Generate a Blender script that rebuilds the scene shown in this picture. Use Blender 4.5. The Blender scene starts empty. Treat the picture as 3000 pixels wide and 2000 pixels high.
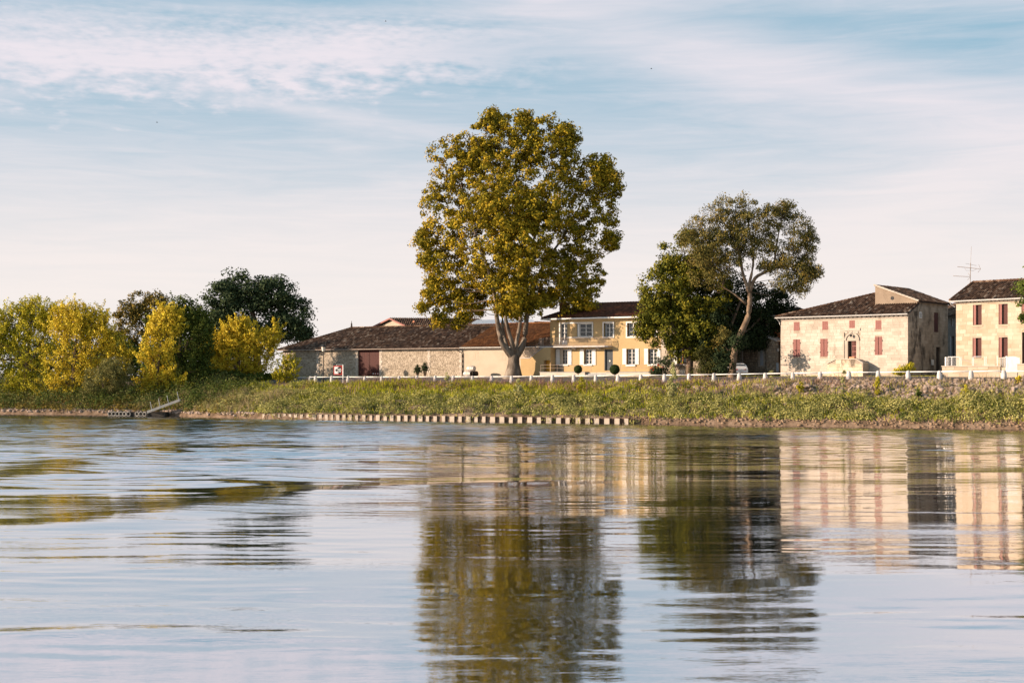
import bpy, bmesh, math, random
import numpy as np
from mathutils import Vector

random.seed(11)
rng = np.random.default_rng(11)
C = bpy.context.scene.collection
SC = bpy.context.scene
R = math.radians

# ------------------------------------------------------------------ camera, sky, sun, exposure
FPX, HZ, CAMH = 4167.0, 1098.0, 5.4          # focal length and horizon row in photograph pixels, eye height above the river
cd = bpy.data.cameras.new('camera'); cam = bpy.data.objects.new('camera', cd); C.objects.link(cam)
cam.location = (0, 0, CAMH); cam.rotation_euler = (R(90), 0, 0)
cd.sensor_width = 36; cd.lens = FPX * 36 / 3000; cd.shift_y = (HZ - 1000) / 3000
cd.clip_start = 0.5; cd.clip_end = 20000
cd.dof.use_dof = True; cd.dof.focus_distance = 172; cd.dof.aperture_fstop = 1.6
SC.camera = cam

SUN_AZ, SUN_EL = R(-101), R(17)               # azimuth from +Y towards +X: low sun to the left, a little behind the camera
sd = bpy.data.lights.new('sun', 'SUN'); sun = bpy.data.objects.new('sun', sd); C.objects.link(sun)
sd.energy = 5.0; sd.angle = R(0.6); sd.color = (1.0, 0.77, 0.575)
sdir = Vector((math.sin(SUN_AZ) * math.cos(SUN_EL), math.cos(SUN_AZ) * math.cos(SUN_EL), math.sin(SUN_EL)))
sun.rotation_euler = sdir.to_track_quat('Z', 'Y').to_euler()
sun.location = (-100, -50, 80)
SC.view_settings.view_transform = 'Standard'; SC.view_settings.look = 'None'
SC.view_settings.exposure = 1.0; SC.view_settings.gamma = 1.0
SC.cycles.max_bounces = 6; SC.cycles.transparent_max_bounces = 4

class NT:
    """small helper for node expressions"""
    def __init__(s, tree): s.t = tree; s.n = tree.nodes; s.l = tree.links
    def new(s, typ, **kw):
        n = s.n.new(typ)
        for k, v in kw.items(): setattr(n, k, v)
        return n
    def put(s, sock, v):
        if isinstance(v, (int, float)): sock.default_value = v
        elif isinstance(v, (tuple, list)):
            v = tuple(v)
            if len(sock.default_value) == 4 and len(v) == 3: v = v + (1,)
            sock.default_value = v
        else: s.l.new(v, sock)
    def m(s, op, a, b=0.0, c=None):
        n = s.n.new('ShaderNodeMath'); n.operation = op
        s.put(n.inputs[0], a); s.put(n.inputs[1], b)
        if c is not None: s.put(n.inputs[2], c)
        return n.outputs[0]
    def mr(s, v, a, b, c=0.0, d=1.0, smooth=True):
        n = s.n.new('ShaderNodeMapRange'); n.interpolation_type = 'SMOOTHSTEP' if smooth else 'LINEAR'
        s.put(n.inputs['Value'], v); s.put(n.inputs['From Min'], a); s.put(n.inputs['From Max'], b)
        s.put(n.inputs['To Min'], c); s.put(n.inputs['To Max'], d)
        return n.outputs['Result']
    def noise(s, vec, scale, detail=4, rough=0.55, dist=0.0):
        n = s.n.new('ShaderNodeTexNoise'); s.put(n.inputs['Vector'], vec)
        n.inputs['Scale'].default_value = scale; n.inputs['Detail'].default_value = detail
        n.inputs['Roughness'].default_value = rough; n.inputs['Distortion'].default_value = dist
        return n.outputs['Fac']
    def comb(s, x, y, z=0.0):
        n = s.n.new('ShaderNodeCombineXYZ'); s.put(n.inputs[0], x); s.put(n.inputs[1], y); s.put(n.inputs[2], z)
        return n.outputs[0]
    def vscale(s, v, k):
        n = s.n.new('ShaderNodeMapping'); s.put(n.inputs['Vector'], v); n.inputs['Scale'].default_value = k
        return n.outputs[0]
    def mix(s, f, a, b, mode='MIX'):
        n = s.n.new('ShaderNodeMix'); n.data_type = 'RGBA'; n.blend_type = mode
        s.put(n.inputs['Factor'], f); s.put(n.inputs['A'], a); s.put(n.inputs['B'], b)
        return n.outputs['Result']
    def ramp(s, f, stops):
        n = s.n.new('ShaderNodeValToRGB'); s.put(n.inputs[0], f)
        e = n.color_ramp.elements
        while len(e) < len(stops): e.new(0.5)
        for i, (p, c) in enumerate(stops): e[i].position = p; e[i].color = tuple(c) + (1,)
        return n.outputs[0]

w = bpy.data.worlds.new('World'); SC.world = w; w.use_nodes = True
q = NT(w.node_tree)
for n in list(q.n): q.n.remove(n)
sky = q.new('ShaderNodeTexSky', sky_type='NISHITA', sun_disc=False)
sky.sun_elevation = SUN_EL; sky.sun_rotation = SUN_AZ; sky.altitude = 20
sky.air_density = 1.0; sky.dust_density = 1.2; sky.ozone_density = 1.2
tc = q.new('ShaderNodeTexCoord'); sp = q.new('ShaderNodeSeparateXYZ'); q.l.new(tc.outputs['Generated'], sp.inputs[0])
dx, dy, dz = sp.outputs
u = q.m('MULTIPLY', q.m('ARCTAN2', dx, dy), 4.167)           # azimuth, 1 = 1000 photograph pixels
v = q.m('MULTIPLY', q.m('ARCSINE', dz), 4.167)               # elevation, same unit
va = q.m('ABSOLUTE', v)
D = tc.outputs['Generated']
nA = q.noise(q.vscale(D, (1.4, 1.4, 11)), 3.2, 6, 0.6, 0.6)              # long cirrus
nB = q.noise(q.vscale(D, (1, 1, 2.6)), 46, 3, 0.55, 0.2)                 # mottles
nC = q.noise(q.vscale(D, (1, 1, 7)), 8, 5, 0.6, 0.8)
nD = q.noise(q.vscale(D, (1, 1, 3.4)), 120, 2, 0.5)
def gauss_line(u0, v0, slope, wd, fade0, fade1, amp, wob=0.10):
    vc = q.m('ADD', q.m('MULTIPLY', q.m('SUBTRACT', u, u0), slope), v0)
    d = q.m('DIVIDE', q.m('ADD', q.m('SUBTRACT', v, vc), q.m('MULTIPLY', q.m('SUBTRACT', nC, 0.5), wob)), wd)
    g = q.m('EXPONENT', q.m('MULTIPLY', q.m('MULTIPLY', d, d), -1))
    f = q.m('MULTIPLY', q.mr(u, fade0[0], fade0[1]), q.mr(u, fade1[0], fade1[1], 1.0, 0.0))
    return q.m('MULTIPLY', q.m('MULTIPLY', g, f), amp)
# altocumulus band that runs from the left to the middle
vc = q.m('ADD', 0.905, q.m('MULTIPLY', q.m('SUBTRACT', u, -0.75), 0.045))
up = q.m('SUBTRACT', v, vc)
half = q.mr(u, -1.9, 0.35, 0.125, 0.075, False)
edge = q.m('SUBTRACT', 1.0, q.m('DIVIDE', q.m('ABSOLUTE', up), half))
edge = q.m('ADD', q.m('ADD', edge, 0.25), q.m('MULTIPLY', q.m('SUBTRACT', nC, 0.5), 1.3))
mott = q.m('MULTIPLY', q.m('SUBTRACT', nB, 0.50), q.mr(up, 0.03, -0.06, 0.5, 3.4))
mott = q.m('ADD', mott, q.m('MULTIPLY', q.m('SUBTRACT', nD, 0.5), 1.0))
band = q.mr(q.m('ADD', edge, mott), -0.35, 1.3)
band = q.m('MULTIPLY', q.m('MULTIPLY', band, 0.96), q.mr(u, -0.5, 0.45, 1.0, 0.0))
band = q.m('MULTIPLY', band, q.mr(u, -3.6, -2.6))
veil = q.mr(v, 1.0, 0.28, 0.05, 0.97)
arm = gauss_line(0.3, 0.98, -0.27, 0.10, (-0.6, 0.6), (1.6, 3.0), 0.8)
arm2 = gauss_line(1.1, 0.45, 0.42, 0.16, (-0.3, 0.9), (1.9, 3.0), 0.9)
st1 = gauss_line(-0.6, 0.76, -0.17, 0.03, (-1.3, -0.6), (-0.3, 0.1), 0.55, 0.05)
st2 = gauss_line(-0.6, 1.03, 0.02, 0.022, (-1.6, -0.9), (0.2, 0.9), 0.35, 0.08)
st3 = gauss_line(0.9, 1.06, -0.04, 0.05, (-0.6, 0.4), (1.9, 2.9), 0.4, 0.12)
puff = gauss_line(0.15, 1.10, 0.25, 0.035, (-0.05, 0.12), (0.25, 0.42), 0.8, 0.10)
gen = q.m('MULTIPLY', q.mr(nA, 0.46, 0.70), 0.36)
def scr(a, b): return q.m('SUBTRACT', 1.0, q.m('MULTIPLY', q.m('SUBTRACT', 1.0, a), q.m('SUBTRACT', 1.0, b)))
M = veil
for x in (band, arm, arm2, st1, st2, st3, puff, gen): M = scr(M, x)
fine = q.noise(q.vscale(D, (2.2, 2.2, 24)), 4.0, 7, 0.62, 1.2)                 # thin combed streaks all over
M = q.m('ADD', M, q.m('MULTIPLY', q.m('SUBTRACT', fine, 0.5), q.mr(v, 0.25, 0.7, 0.22, 0.62)))
M = q.m('MINIMUM', q.m('MAXIMUM', M, 0.0), 1.0)
pink = q.mix(q.mr(v, 0.9, 0.1), (6.9, 6.6, 7.1), (8.05, 7.4, 7.05))
pink = q.mix(q.m('MULTIPLY', band, 0.5), pink, (7.5, 6.9, 7.4))
skyc = q.mix(1.0, sky.outputs[0], (1.12, 1.30, 1.18), 'MULTIPLY')
skyc = q.mix(0.85, skyc, (3.0, 4.6, 5.8))
bg = q.new('ShaderNodeBackground'); q.l.new(q.mix(M, skyc, pink), bg.inputs[0]); bg.inputs[1].default_value = 0.0585
wo = q.new('ShaderNodeOutputWorld'); q.l.new(bg.outputs[0], wo.inputs[0])

# ------------------------------------------------------------------ helpers
def P(px, py, Y):
    return np.array(((px - 1500) / FPX * Y, Y, CAMH + (HZ - py) / FPX * Y))

LOC = {}
def tag(o, label=None, cat=None, group=None, kind=None):
    if label: o['label'] = label
    if cat: o['category'] = cat
    if group: o['group'] = group
    if kind: o['kind'] = kind
    return o
def thing(name, label, cat, loc, group=None):
    o = bpy.data.objects.new(name, None); C.objects.link(o); o.location = tuple(loc)
    o.empty_display_size = 0.3
    LOC[o] = np.array(loc, dtype=float)
    return tag(o, label, cat, group)
def _link(name, me, mat, parent, loc):
    if mat: me.materials.append(mat)
    o = bpy.data.objects.new(name, me); C.objects.link(o)
    if parent is not None: o.parent = parent; LOC[o] = LOC[parent]
    else: o.location = tuple(loc); LOC[o] = np.array(loc, dtype=float)
    return o
def build_np(name, V, Fq, mat, parent=None, loc=(0, 0, 0), smooth=False):
    """V (n,3) world coordinates, Fq (m,k) faces all of k corners"""
    off = LOC[parent] if parent is not None else np.array(loc, dtype=float)
    V = np.asarray(V, dtype=np.float64) - off; Fq = np.asarray(Fq, dtype=np.int32)
    me = bpy.data.meshes.new(name); k = Fq.shape[1]
    me.vertices.add(len(V)); me.vertices.foreach_set('co', V.astype(np.float32).ravel())
    me.loops.add(Fq.size); me.loops.foreach_set('vertex_index', Fq.ravel())
    me.polygons.add(len(Fq)); me.polygons.foreach_set('loop_start', np.arange(0, Fq.size, k, dtype=np.int32))
    me.polygons.foreach_set('loop_total', np.full(len(Fq), k, dtype=np.int32))
    if smooth: me.polygons.foreach_set('use_smooth', np.ones(len(Fq), dtype=bool))
    me.update(calc_edges=True); me.validate()
    return _link(name, me, mat, parent, loc)

class MB:
    def __init__(s): s.v = []; s.f = []
    def poly(s, pts):
        b = len(s.v); s.v += [tuple(p) for p in pts]; s.f.append(tuple(range(b, b + len(pts)))); return s
    def hexa(s, p):                                        # 4 bottom, 4 top
        b = len(s.v); s.v += [tuple(x) for x in p]
        for f in ((0, 3, 2, 1), (4, 5, 6, 7), (0, 1, 5, 4), (1, 2, 6, 5), (2, 3, 7, 6), (3, 0, 4, 7)):
            s.f.append(tuple(b + i for i in f))
        return s
    def box(s, fr, a0, a1, b0, b1, z0, z1):
        W = fr.W
        return s.hexa((W(a0, b0, z0), W(a1, b0, z0), W(a1, b1, z0), W(a0, b1, z0), W(a0, b0, z1), W(a1, b0, z1), W(a1, b1, z1), W(a0, b1, z1)))
    def prism(s, bot, top):
        n = len(bot); b = len(s.v); s.v += [tuple(x) for x in bot] + [tuple(x) for x in top]
        s.f.append(tuple(b + i for i in range(n))[::-1]); s.f.append(tuple(b + n + i for i in range(n)))
        for i in range(n): j = (i + 1) % n; s.f.append((b + i, b + j, b + n + j, b + n + i))
        return s
    def tube(s, pts, rad, n=8, caps=True):
        pts = [Vector(tuple(p)) for p in pts]
        if not hasattr(rad, '__len__'): rad = [rad] * len(pts)
        b = len(s.v); up = Vector((0, 0, 1))
        for i, p in enumerate(pts):
            d = (pts[min(i + 1, len(pts) - 1)] - pts[max(i - 1, 0)]).normalized()
            x = d.cross(up)
            if x.length < 0.2: x = d.cross(Vector((0, 1, 0)))
            x.normalize(); y = d.cross(x).normalized()
            for k in range(n):
                t = 2 * math.pi * k / n
                s.v.append(tuple(p + (x * math.cos(t) + y * math.sin(t)) * rad[i]))
        for i in range(len(pts) - 1):
            for k in range(n):
                k2 = (k + 1) % n
                s.f.append((b + i * n + k, b + i * n + k2, b + (i + 1) * n + k2, b + (i + 1) * n + k))
        if caps:
            s.f.append(tuple(b + k for k in range(n))[::-1]); e = b + (len(pts) - 1) * n
            s.f.append(tuple(e + k for k in range(n)))
        return s
    def lathe(s, o, prof, n=12, axis=None):
        """prof: (radius, height) pairs along axis"""
        ax = Vector(axis).normalized() if axis is not None else Vector((0, 0, 1))
        x = ax.orthogonal().normalized(); y = ax.cross(x); o = Vector(tuple(o)); b = len(s.v)
        for r_, h_ in prof:
            for k in range(n):
                t = 2 * math.pi * (k + 0.5) / n
                s.v.append(tuple(o + ax * h_ + (x * math.cos(t) + y * math.sin(t)) * r_))
        for i in range(len(prof) - 1):
            for k in range(n):
                k2 = (k + 1) % n
                s.f.append((b + i * n + k, b + i * n + k2, b + (i + 1) * n + k2, b + (i + 1) * n + k))
        s.f.append(tuple(b + k for k in range(n))[::-1]); e = b + (len(prof) - 1) * n
        s.f.append(tuple(e + k for k in range(n)))
        return s
    def build(s, name, mat, parent=None, loc=(0, 0, 0), smooth=False):
        off = LOC[parent] if parent is not None else np.array(loc, dtype=float)
        me = bpy.data.meshes.new(name)
        me.from_pydata([(x - off[0], y - off[1], z - off[2]) for x, y, z in s.v], [], s.f); me.update()
        if smooth:
            for p in me.polygons: p.use_smooth = True
        return _link(name, me, mat, parent, loc)

class Fr:
    """facade frame: a along the wall, b out of the wall towards the river, z up"""
    def __init__(s, p0, p1):
        s.p = np.array(p0[:2], dtype=float); d = np.array(p1[:2], dtype=float) - s.p
        s.L = float(np.hypot(*d)); s.u = d / s.L; s.n = np.array((s.u[1], -s.u[0]))
        s.ang = math.atan2(s.u[1], s.u[0])
    def W(s, a, b, z):
        q_ = s.p + s.u * a + s.n * b
        return (q_[0], q_[1], z)
    def pix(s, px, py, b=0.0):
        k = (px - 1500) / FPX; o = s.p + s.n * b
        a = (k * o[1] - o[0]) / (s.u[0] - k * s.u[1]); Y = o[1] + s.u[1] * a
        return a, CAMH + (HZ - py) / FPX * Y
    def A(s, px, b=0.0): return s.pix(px, 0, b)[0]
    def Z(s, px, py, b=0.0): return s.pix(px, py, b)[1]
    def rect(s, x0, y0, x1, y1, b=0.0):
        a0, zt = s.pix(x0, y0, b); a1, zb = s.pix(x1, y1, b)
        xm = (x0 + x1) / 2
        return a0, a1, s.Z(xm, y1, b), s.Z(xm, y0, b)
    def ground(s, a, b=0.0):
        p_ = s.W(a, b, 0); return gz(p_[0], p_[1])

# ------------------------------------------------------------------ materials
def mat(name, cols, scale=1.5, rough=0.85, bump=0.0, bscale=None, island=0.0, stretch=(1, 1, 1), metallic=0.0, spec=0.12,
        translucent=0.0, detail=5, objrand=0.0, dirt=None):
    m_ = bpy.data.materials.new(name); m_.use_nodes = True; t = NT(m_.node_tree)
    for n in list(t.n): t.n.remove(n)
    out = t.new('ShaderNodeOutputMaterial'); bs = t.new('ShaderNodeBsdfPrincipled')
    geo = t.new('ShaderNodeNewGeometry'); pos = geo.outputs['Position']; vec = t.vscale(pos, stretch)
    n1 = t.noise(vec, scale, detail, 0.6, 0.3)
    fac = t.mr(n1, 0.3, 0.7, 0, 1, False)
    if island: fac = t.m('ADD', t.m('MULTIPLY', fac, 1 - island), t.m('MULTIPLY', geo.outputs['Random Per Island'], island))
    if objrand:
        oi = t.new('ShaderNodeObjectInfo')
        fac = t.m('ADD', t.m('MULTIPLY', fac, 1 - objrand), t.m('MULTIPLY', oi.outputs['Random'], objrand))
    k = len(cols)
    col = t.ramp(fac, [(i / max(k - 1, 1), c) for i, c in enumerate(cols)]) if k > 1 else None
    if dirt:                                     # (colour, noise scale, threshold, strength): stains with their own shape
        dn = t.noise(t.vscale(pos, dirt[4] if len(dirt) > 4 else (1, 1, 0.45)), dirt[1], 6, 0.65, 0.5)
        col = t.mix(t.mr(dn, dirt[2], dirt[2] + 0.14, 0, dirt[3]), col, dirt[0])
    if col is None: bs.inputs['Base Color'].default_value = tuple(cols[0]) + (1,)
    else: t.l.new(col, bs.inputs['Base Color'])
    bs.inputs['Roughness'].default_value = rough; bs.inputs['Metallic'].default_value = metallic
    bs.inputs['Specular IOR Level'].default_value = spec
    if bump:
        bn = t.new('ShaderNodeBump'); bn.inputs['Strength'].default_value = 1.0; bn.inputs['Distance'].default_value = bump
        t.put(bn.inputs['Height'], t.noise(vec, bscale or scale * 4, 5, 0.6)); t.l.new(bn.outputs[0], bs.inputs['Normal'])
    if translucent:
        tr = t.new('ShaderNodeBsdfTranslucent')
        if col is not None: t.l.new(col, tr.inputs[0])
        else: tr.inputs[0].default_value = tuple(cols[0]) + (1,)
        mx = t.new('ShaderNodeMixShader'); mx.inputs[0].default_value = translucent
        t.l.new(bs.outputs[0], mx.inputs[1]); t.l.new(tr.outputs[0], mx.inputs[2]); t.l.new(mx.outputs[0], out.inputs[0])
    else: t.l.new(bs.outputs[0], out.inputs[0])
    return m_
def leafmat(name, cols, tr=0.22, island=0.55):
    tr *= .6
    return mat(name, cols, scale=0.55, rough=0.75, island=island, translucent=tr, spec=0.10, detail=3)

M_ = {}
M_['yellow'] = mat('yellow_render', [(.38, .27, .14), (.44, .32, .17)], .5, .9, .004, 18, dirt=((.32, .23, .12), .35, .55, .35))
M_['cream'] = mat('cream_render', [(.41, .345, .27), (.46, .39, .31)], .5, .9, .004, 18, dirt=((.37, .30, .22), .35, .55, .35))
M_['yellow_trim'] = mat('ochre_paint', [(.55, .27, .04), (.60, .31, .05)], 2, .7)
M_['white'] = mat('white_paint', [(.60, .59, .57), (.68, .67, .65)], 3, .55, dirt=((.5, .45, .38), 1.5, .6, .3))
M_['conc'] = mat('whitewashed_concrete', [(.40, .38, .37), (.56, .54, .53)], 2.5, .85, .01, 12, dirt=((.28, .26, .24), 1.2, .56, .6))
M_['greyconc'] = mat('grey_concrete', [(.24, .25, .25), (.36, .36, .35)], 3, .9, .01)
M_['mortar'] = mat('lime_mortar', [(.30, .25, .19), (.38, .32, .255)], 1.2, .95, .01, 9)
M_['rubble'] = mat('rubble_stone', [(.18, .145, .11), (.33, .28, .22), (.46, .40, .32)], 1.2, .9, .015, 10, island=.7)
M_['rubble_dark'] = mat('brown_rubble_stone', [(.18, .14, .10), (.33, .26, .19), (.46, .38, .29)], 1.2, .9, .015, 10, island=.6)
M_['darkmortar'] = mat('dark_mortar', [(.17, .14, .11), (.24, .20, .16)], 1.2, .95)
M_['ashlar'] = mat('pale_limestone', [(.29, .25, .205), (.43, .375, .315), (.51, .46, .40)], .6, .88, .006, 9, objrand=.42, island=.1, dirt=((.20, .165, .125), .8, .57, .6))
M_['ashlar_joint'] = mat('limestone_joint', [(.27, .22, .17), (.36, .30, .24)], 1.5, .95, dirt=((.22, .18, .13), .8, .6, .5))
M_['ashlar_y'] = mat('yellow_limestone', [(.31, .24, .165), (.40, .33, .25), (.47, .41, .33)], .8, .88, .005, 9, objrand=.6, dirt=((.36, .28, .20), .8, .62, .4))
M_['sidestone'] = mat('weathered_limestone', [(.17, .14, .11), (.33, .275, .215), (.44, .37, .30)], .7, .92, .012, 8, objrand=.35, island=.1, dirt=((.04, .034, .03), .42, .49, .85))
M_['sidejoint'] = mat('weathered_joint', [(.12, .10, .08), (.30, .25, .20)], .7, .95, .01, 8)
M_['steps'] = mat('stained_limestone', [(.36, .28, .2), (.56, .46, .34), (.66, .56, .43)], .9, .9, .01, 8, objrand=.4, dirt=((.09, .07, .055), .9, .54, .85))
M_['greyrender'] = mat('grey_render', [(.20, .19, .18), (.28, .27, .25)], .8, .9)
M_['gablerender'] = mat('brown_render', [(.20, .155, .115), (.26, .205, .155)], .8, .9, .006, 10, dirt=((.14, .11, .085), .7, .55, .4))
M_['tile_dark'] = mat('old_clay_tile', [(.020, .012, .009), (.045, .025, .016), (.078, .042, .026), (.105, .060, .038), (.15, .092, .062), (.42, .34, .26)], .9, .9, island=.8, dirt=((.05, .04, .035), .5, .5, .5))
M_['tile_orange'] = mat('orange_clay_tile', [(.07, .030, .014), (.19, .080, .030), (.31, .135, .05)], .5, .85, island=.6, dirt=((.07, .04, .03), .45, .52, .55))
M_['tile_brown'] = mat('brown_clay_tile', [(.05, .020, .012), (.12, .042, .022), (.22, .085, .042)], .6, .88, island=.65, dirt=((.06, .035, .03), .5, .52, .45))
M_['deck'] = mat('roof_underside', [(.045, .03, .025), (.07, .05, .04)], 2, .95)
M_['maroon'] = mat('maroon_paint', [(.05, .013, .011), (.075, .019, .015)], 2, .6, spec=.2, stretch=(3, 3, .3))
M_['pinkred'] = mat('faded_red_paint', [(.22, .098, .085), (.30, .142, .125)], 5, .75, stretch=(3, 3, .3))
M_['glass'] = mat('window_glass', [(.012, .016, .02), (.03, .04, .045)], .8, .06, spec=.6)
M_['doorgrey'] = mat('grey_blue_paint', [(.055, .065, .075), (.075, .085, .095)], 3, .5)
M_['black'] = mat('black_paint', [(.015, .015, .017), (.03, .03, .032)], 3, .45)
M_['steel'] = mat('galvanised_steel', [(.38, .39, .40), (.48, .49, .50)], 4, .45, metallic=.3)
M_['rustrail'] = mat('weathered_iron', [(.20, .15, .12), (.34, .28, .24)], 4, .7)
M_['zinc'] = mat('zinc_gutter', [(.42, .40, .38), (.55, .53, .50)], 3, .5, metallic=.2)
M_['wood'] = mat('varnished_wood', [(.22, .085, .03), (.30, .12, .045)], 4, .5)
M_['plank'] = mat('weathered_plank', [(.50, .42, .34), (.62, .54, .45)], 3, .85, stretch=(1, 1, 1))
M_['chimney'] = mat('sooty_brick', [(.10, .05, .035), (.22, .10, .06)], 3, .9)
M_['barrel'] = mat('grey_oak', [(.34, .29, .25), (.52, .46, .41)], 4, .75)
M_['hoop'] = mat('barrel_hoop', [(.50, .48, .46), (.62, .60, .57)], 4, .5, metallic=.4)
M_['darkoak'] = mat('dark_oak', [(.03, .022, .018), (.06, .045, .036)], 4, .7)
M_['pile'] = mat('sheet_pile_steel', [(.32, .265, .21), (.45, .385, .31)], 1.5, .75, stretch=(1, 1, .5), dirt=((.14, .085, .05), 1.1, .60, .7, (1, 1, .3)))
M_['pile_shaded'] = mat('shaded_pile_web', [(.07, .045, .03), (.14, .09, .06)], 1.5, .85)  # shade of the recesses between the lit pile faces, put into the web colour
M_['rubber'] = mat('worn_rubber', [(.10, .095, .085), (.30, .28, .25)], 5, .8)
M_['tar'] = mat('tarred_hull', [(.012, .012, .012), (.04, .037, .033)], 2, .6)
M_['red'] = mat('red_paint', [(.30, .018, .012), (.36, .025, .016)], 3, .5)
M_['signgrey'] = mat('sign_white', [(.52, .55, .56), (.60, .62, .63)], 3, .5)
M_['lampglass'] = mat('milky_glass', [(.62, .55, .46), (.70, .63, .54)], 3, .25)
M_['brick'] = mat('orange_brick', [(.38, .13, .06), (.50, .20, .09)], 3, .9, dirt=((.42, .3, .2), 2, .55, .6))
M_['shutblue'] = mat('pale_blue_paint', [(.42, .45, .50), (.50, .53, .57)], 3, .6)
M_['carwhite'] = mat('white_car_paint', [(.70, .69, .68), (.74, .73, .72)], 1, .25, spec=.5)
M_['terracotta'] = mat('terracotta', [(.50, .20, .11), (.58, .26, .15)], 3, .8)
M_['bark_plane'] = mat('plane_bark', [(.055, .042, .032), (.15, .12, .095), (.30, .26, .21)], 1.1, .85, .05, 5, stretch=(1, 1, .4), dirt=((.09, .07, .05), 1.2, .56, .8, (1, 1, .25)))
M_['bark'] = mat('brown_bark', [(.07, .05, .035), (.17, .12, .085)], 2, .9, .03, 6, stretch=(1, 1, .4))
M_['bark_euc'] = mat('smooth_tan_bark', [(.06, .04, .028), (.17, .12, .08), (.27, .205, .15)], 1.2, .8, .02, 5, dirt=((.16, .08, .04), 1.5, .56, .6))
M_['leaf_plane'] = leafmat('plane_leaf', [(.035, .042, .005), (.15, .128, .009), (.37, .265, .018), (.47, .25, .022)], .2)
M_['leaf_linden'] = leafmat('linden_leaf', [(.02, .03, .006), (.09, .095, .010), (.26, .21, .018)], .16)
M_['leaf_euc'] = leafmat('grey_green_leaf', [(.035, .042, .014), (.13, .115, .030), (.28, .185, .042)], .16)
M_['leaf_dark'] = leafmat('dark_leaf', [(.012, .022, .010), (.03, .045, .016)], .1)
M_['leaf_oak'] = leafmat('oak_leaf', [(.020, .035, .020), (.045, .068, .030), (.07, .09, .035)], .12)
M_['leaf_yellow'] = leafmat('yellow_leaf', [(.18, .16, .012), (.58, .44, .03), (.78, .60, .10)], .28)
M_['leaf_yg'] = leafmat('yellow_green_leaf', [(.10, .12, .008), (.42, .37, .025), (.68, .54, .06)], .25)
M_['leaf_rust'] = leafmat('russet_leaf', [(.055, .055, .014), (.17, .13, .028), (.29, .185, .035)], .18)
M_['leaf_willow'] = leafmat('willow_leaf', [(.07, .08, .025), (.16, .15, .045), (.24, .21, .08)], .18)
M_['leaf_green'] = leafmat('mid_green_leaf', [(.03, .05, .012), (.07, .095, .018), (.12, .14, .02)], .18)
M_['leaf_pale'] = leafmat('pale_poplar_leaf', [(.16, .18, .06), (.34, .33, .13), (.52, .50, .26)], .25)
M_['leaf_topiary'] = leafmat('box_leaf', [(.02, .035, .012), (.05, .07, .018)], .08)
M_['leaf_juniper'] = leafmat('juniper_leaf', [(.02, .028, .010), (.055, .06, .016), (.10, .085, .02)], .1)
M_['grass'] = leafmat('bank_grass_blade', [(.09, .12, .008), (.34, .35, .02), (.60, .50, .05)], .3)
M_['mugwort'] = leafmat('mugwort_leaf', [(.045, .055, .014), (.28, .27, .08), (.60, .52, .20)], .2)
M_['weed'] = leafmat('dry_purple_weed', [(.09, .05, .035), (.25, .14, .10), (.38, .22, .19)], .2)
M_['straw'] = leafmat('straw_blade', [(.24, .18, .09), (.42, .33, .19)], .25)
M_['flower'] = mat('purple_flower', [(.30, .15, .22), (.42, .24, .33)], 3, .8)
M_['redflower'] = mat('red_flower', [(.55, .03, .02), (.6, .05, .03)], 3, .8)
M_['rock'] = mat('bank_rock', [(.14, .105, .085), (.26, .20, .165), (.37, .295, .245)], 1.6, .92, .03, 6, objrand=.3, island=.2, dirt=((.10, .075, .055), 1.1, .52, .6))
M_['clod'] = mat('mud_clod', [(.10, .065, .04), (.21, .145, .095), (.30, .22, .15)], 1.6, .95, .03, 6, objrand=.3)
M_['mud'] = mat('bank_soil', [(.07, .048, .03), (.15, .105, .073), (.25, .185, .135)], .8, .95, .12, 2.2)
M_['ground'] = mat('dry_ground', [(.26, .21, .14), (.44, .38, .29)], .25, .95, .02, 3, dirt=((.12, .12, .04), .18, .5, .7, (1, 1, 1)))
M_['asphalt'] = mat('road_asphalt', [(.075, .07, .067), (.11, .10, .096)], .6, .9, .006, 20)
M_['gravel'] = mat('pale_gravel', [(.38, .34, .30), (.50, .46, .42)], 1.5, .95, .01, 20)

# ------------------------------------------------------------------ ground shape
O2 = np.array((-43.0, 208.0)); U2 = np.array((94.0, -60.0)) / math.hypot(94, 60); N2 = np.array((-U2[1], U2[0])); LB = math.hypot(94, 60)
def sd_of(X, Y):
    x = np.asarray(X, dtype=float) - O2[0]; y = np.asarray(Y, dtype=float) - O2[1]
    return x * U2[0] + y * U2[1], x * N2[0] + y * N2[1]
def xy_of(s, d): return O2[0] + U2[0] * s + N2[0] * d, O2[1] + U2[1] * s + N2[1] * d
ZB_T = np.array((-.5, .0, .158, .457, .679, .765, .852, .911, 1.0, 1.3)) * LB
ZB_Z = (4.25, 4.27, 4.305, 4.40, 4.60, 4.75, 4.88, 4.93, 5.0, 5.05)
DW_S = (-400, -60, -16, 9, 19, 29, 75, 115, 200, 500)
DW_D = (-32, -28, -25, -19, -20, -22.5, -13.6, -6.6, -6.2, -6)
def sstep(x): x = np.clip(x, 0, 1); return x * x * (3 - 2 * x)
def dwater(s): return np.interp(s, DW_S, DW_D)
def vnoise(x, y, seed=0):
    """cheap smooth value noise"""
    def h(i, j): return np.modf(np.abs(np.sin(i * 127.1 + j * 311.7 + seed * 74.7) * 43758.5453))[0]
    i = np.floor(x); j = np.floor(y); fx = sstep(x - i); fy = sstep(y - j)
    return (h(i, j) * (1 - fx) + h(i + 1, j) * fx) * (1 - fy) + (h(i, j + 1) * (1 - fx) + h(i + 1, j + 1) * fx) * fy
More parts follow.
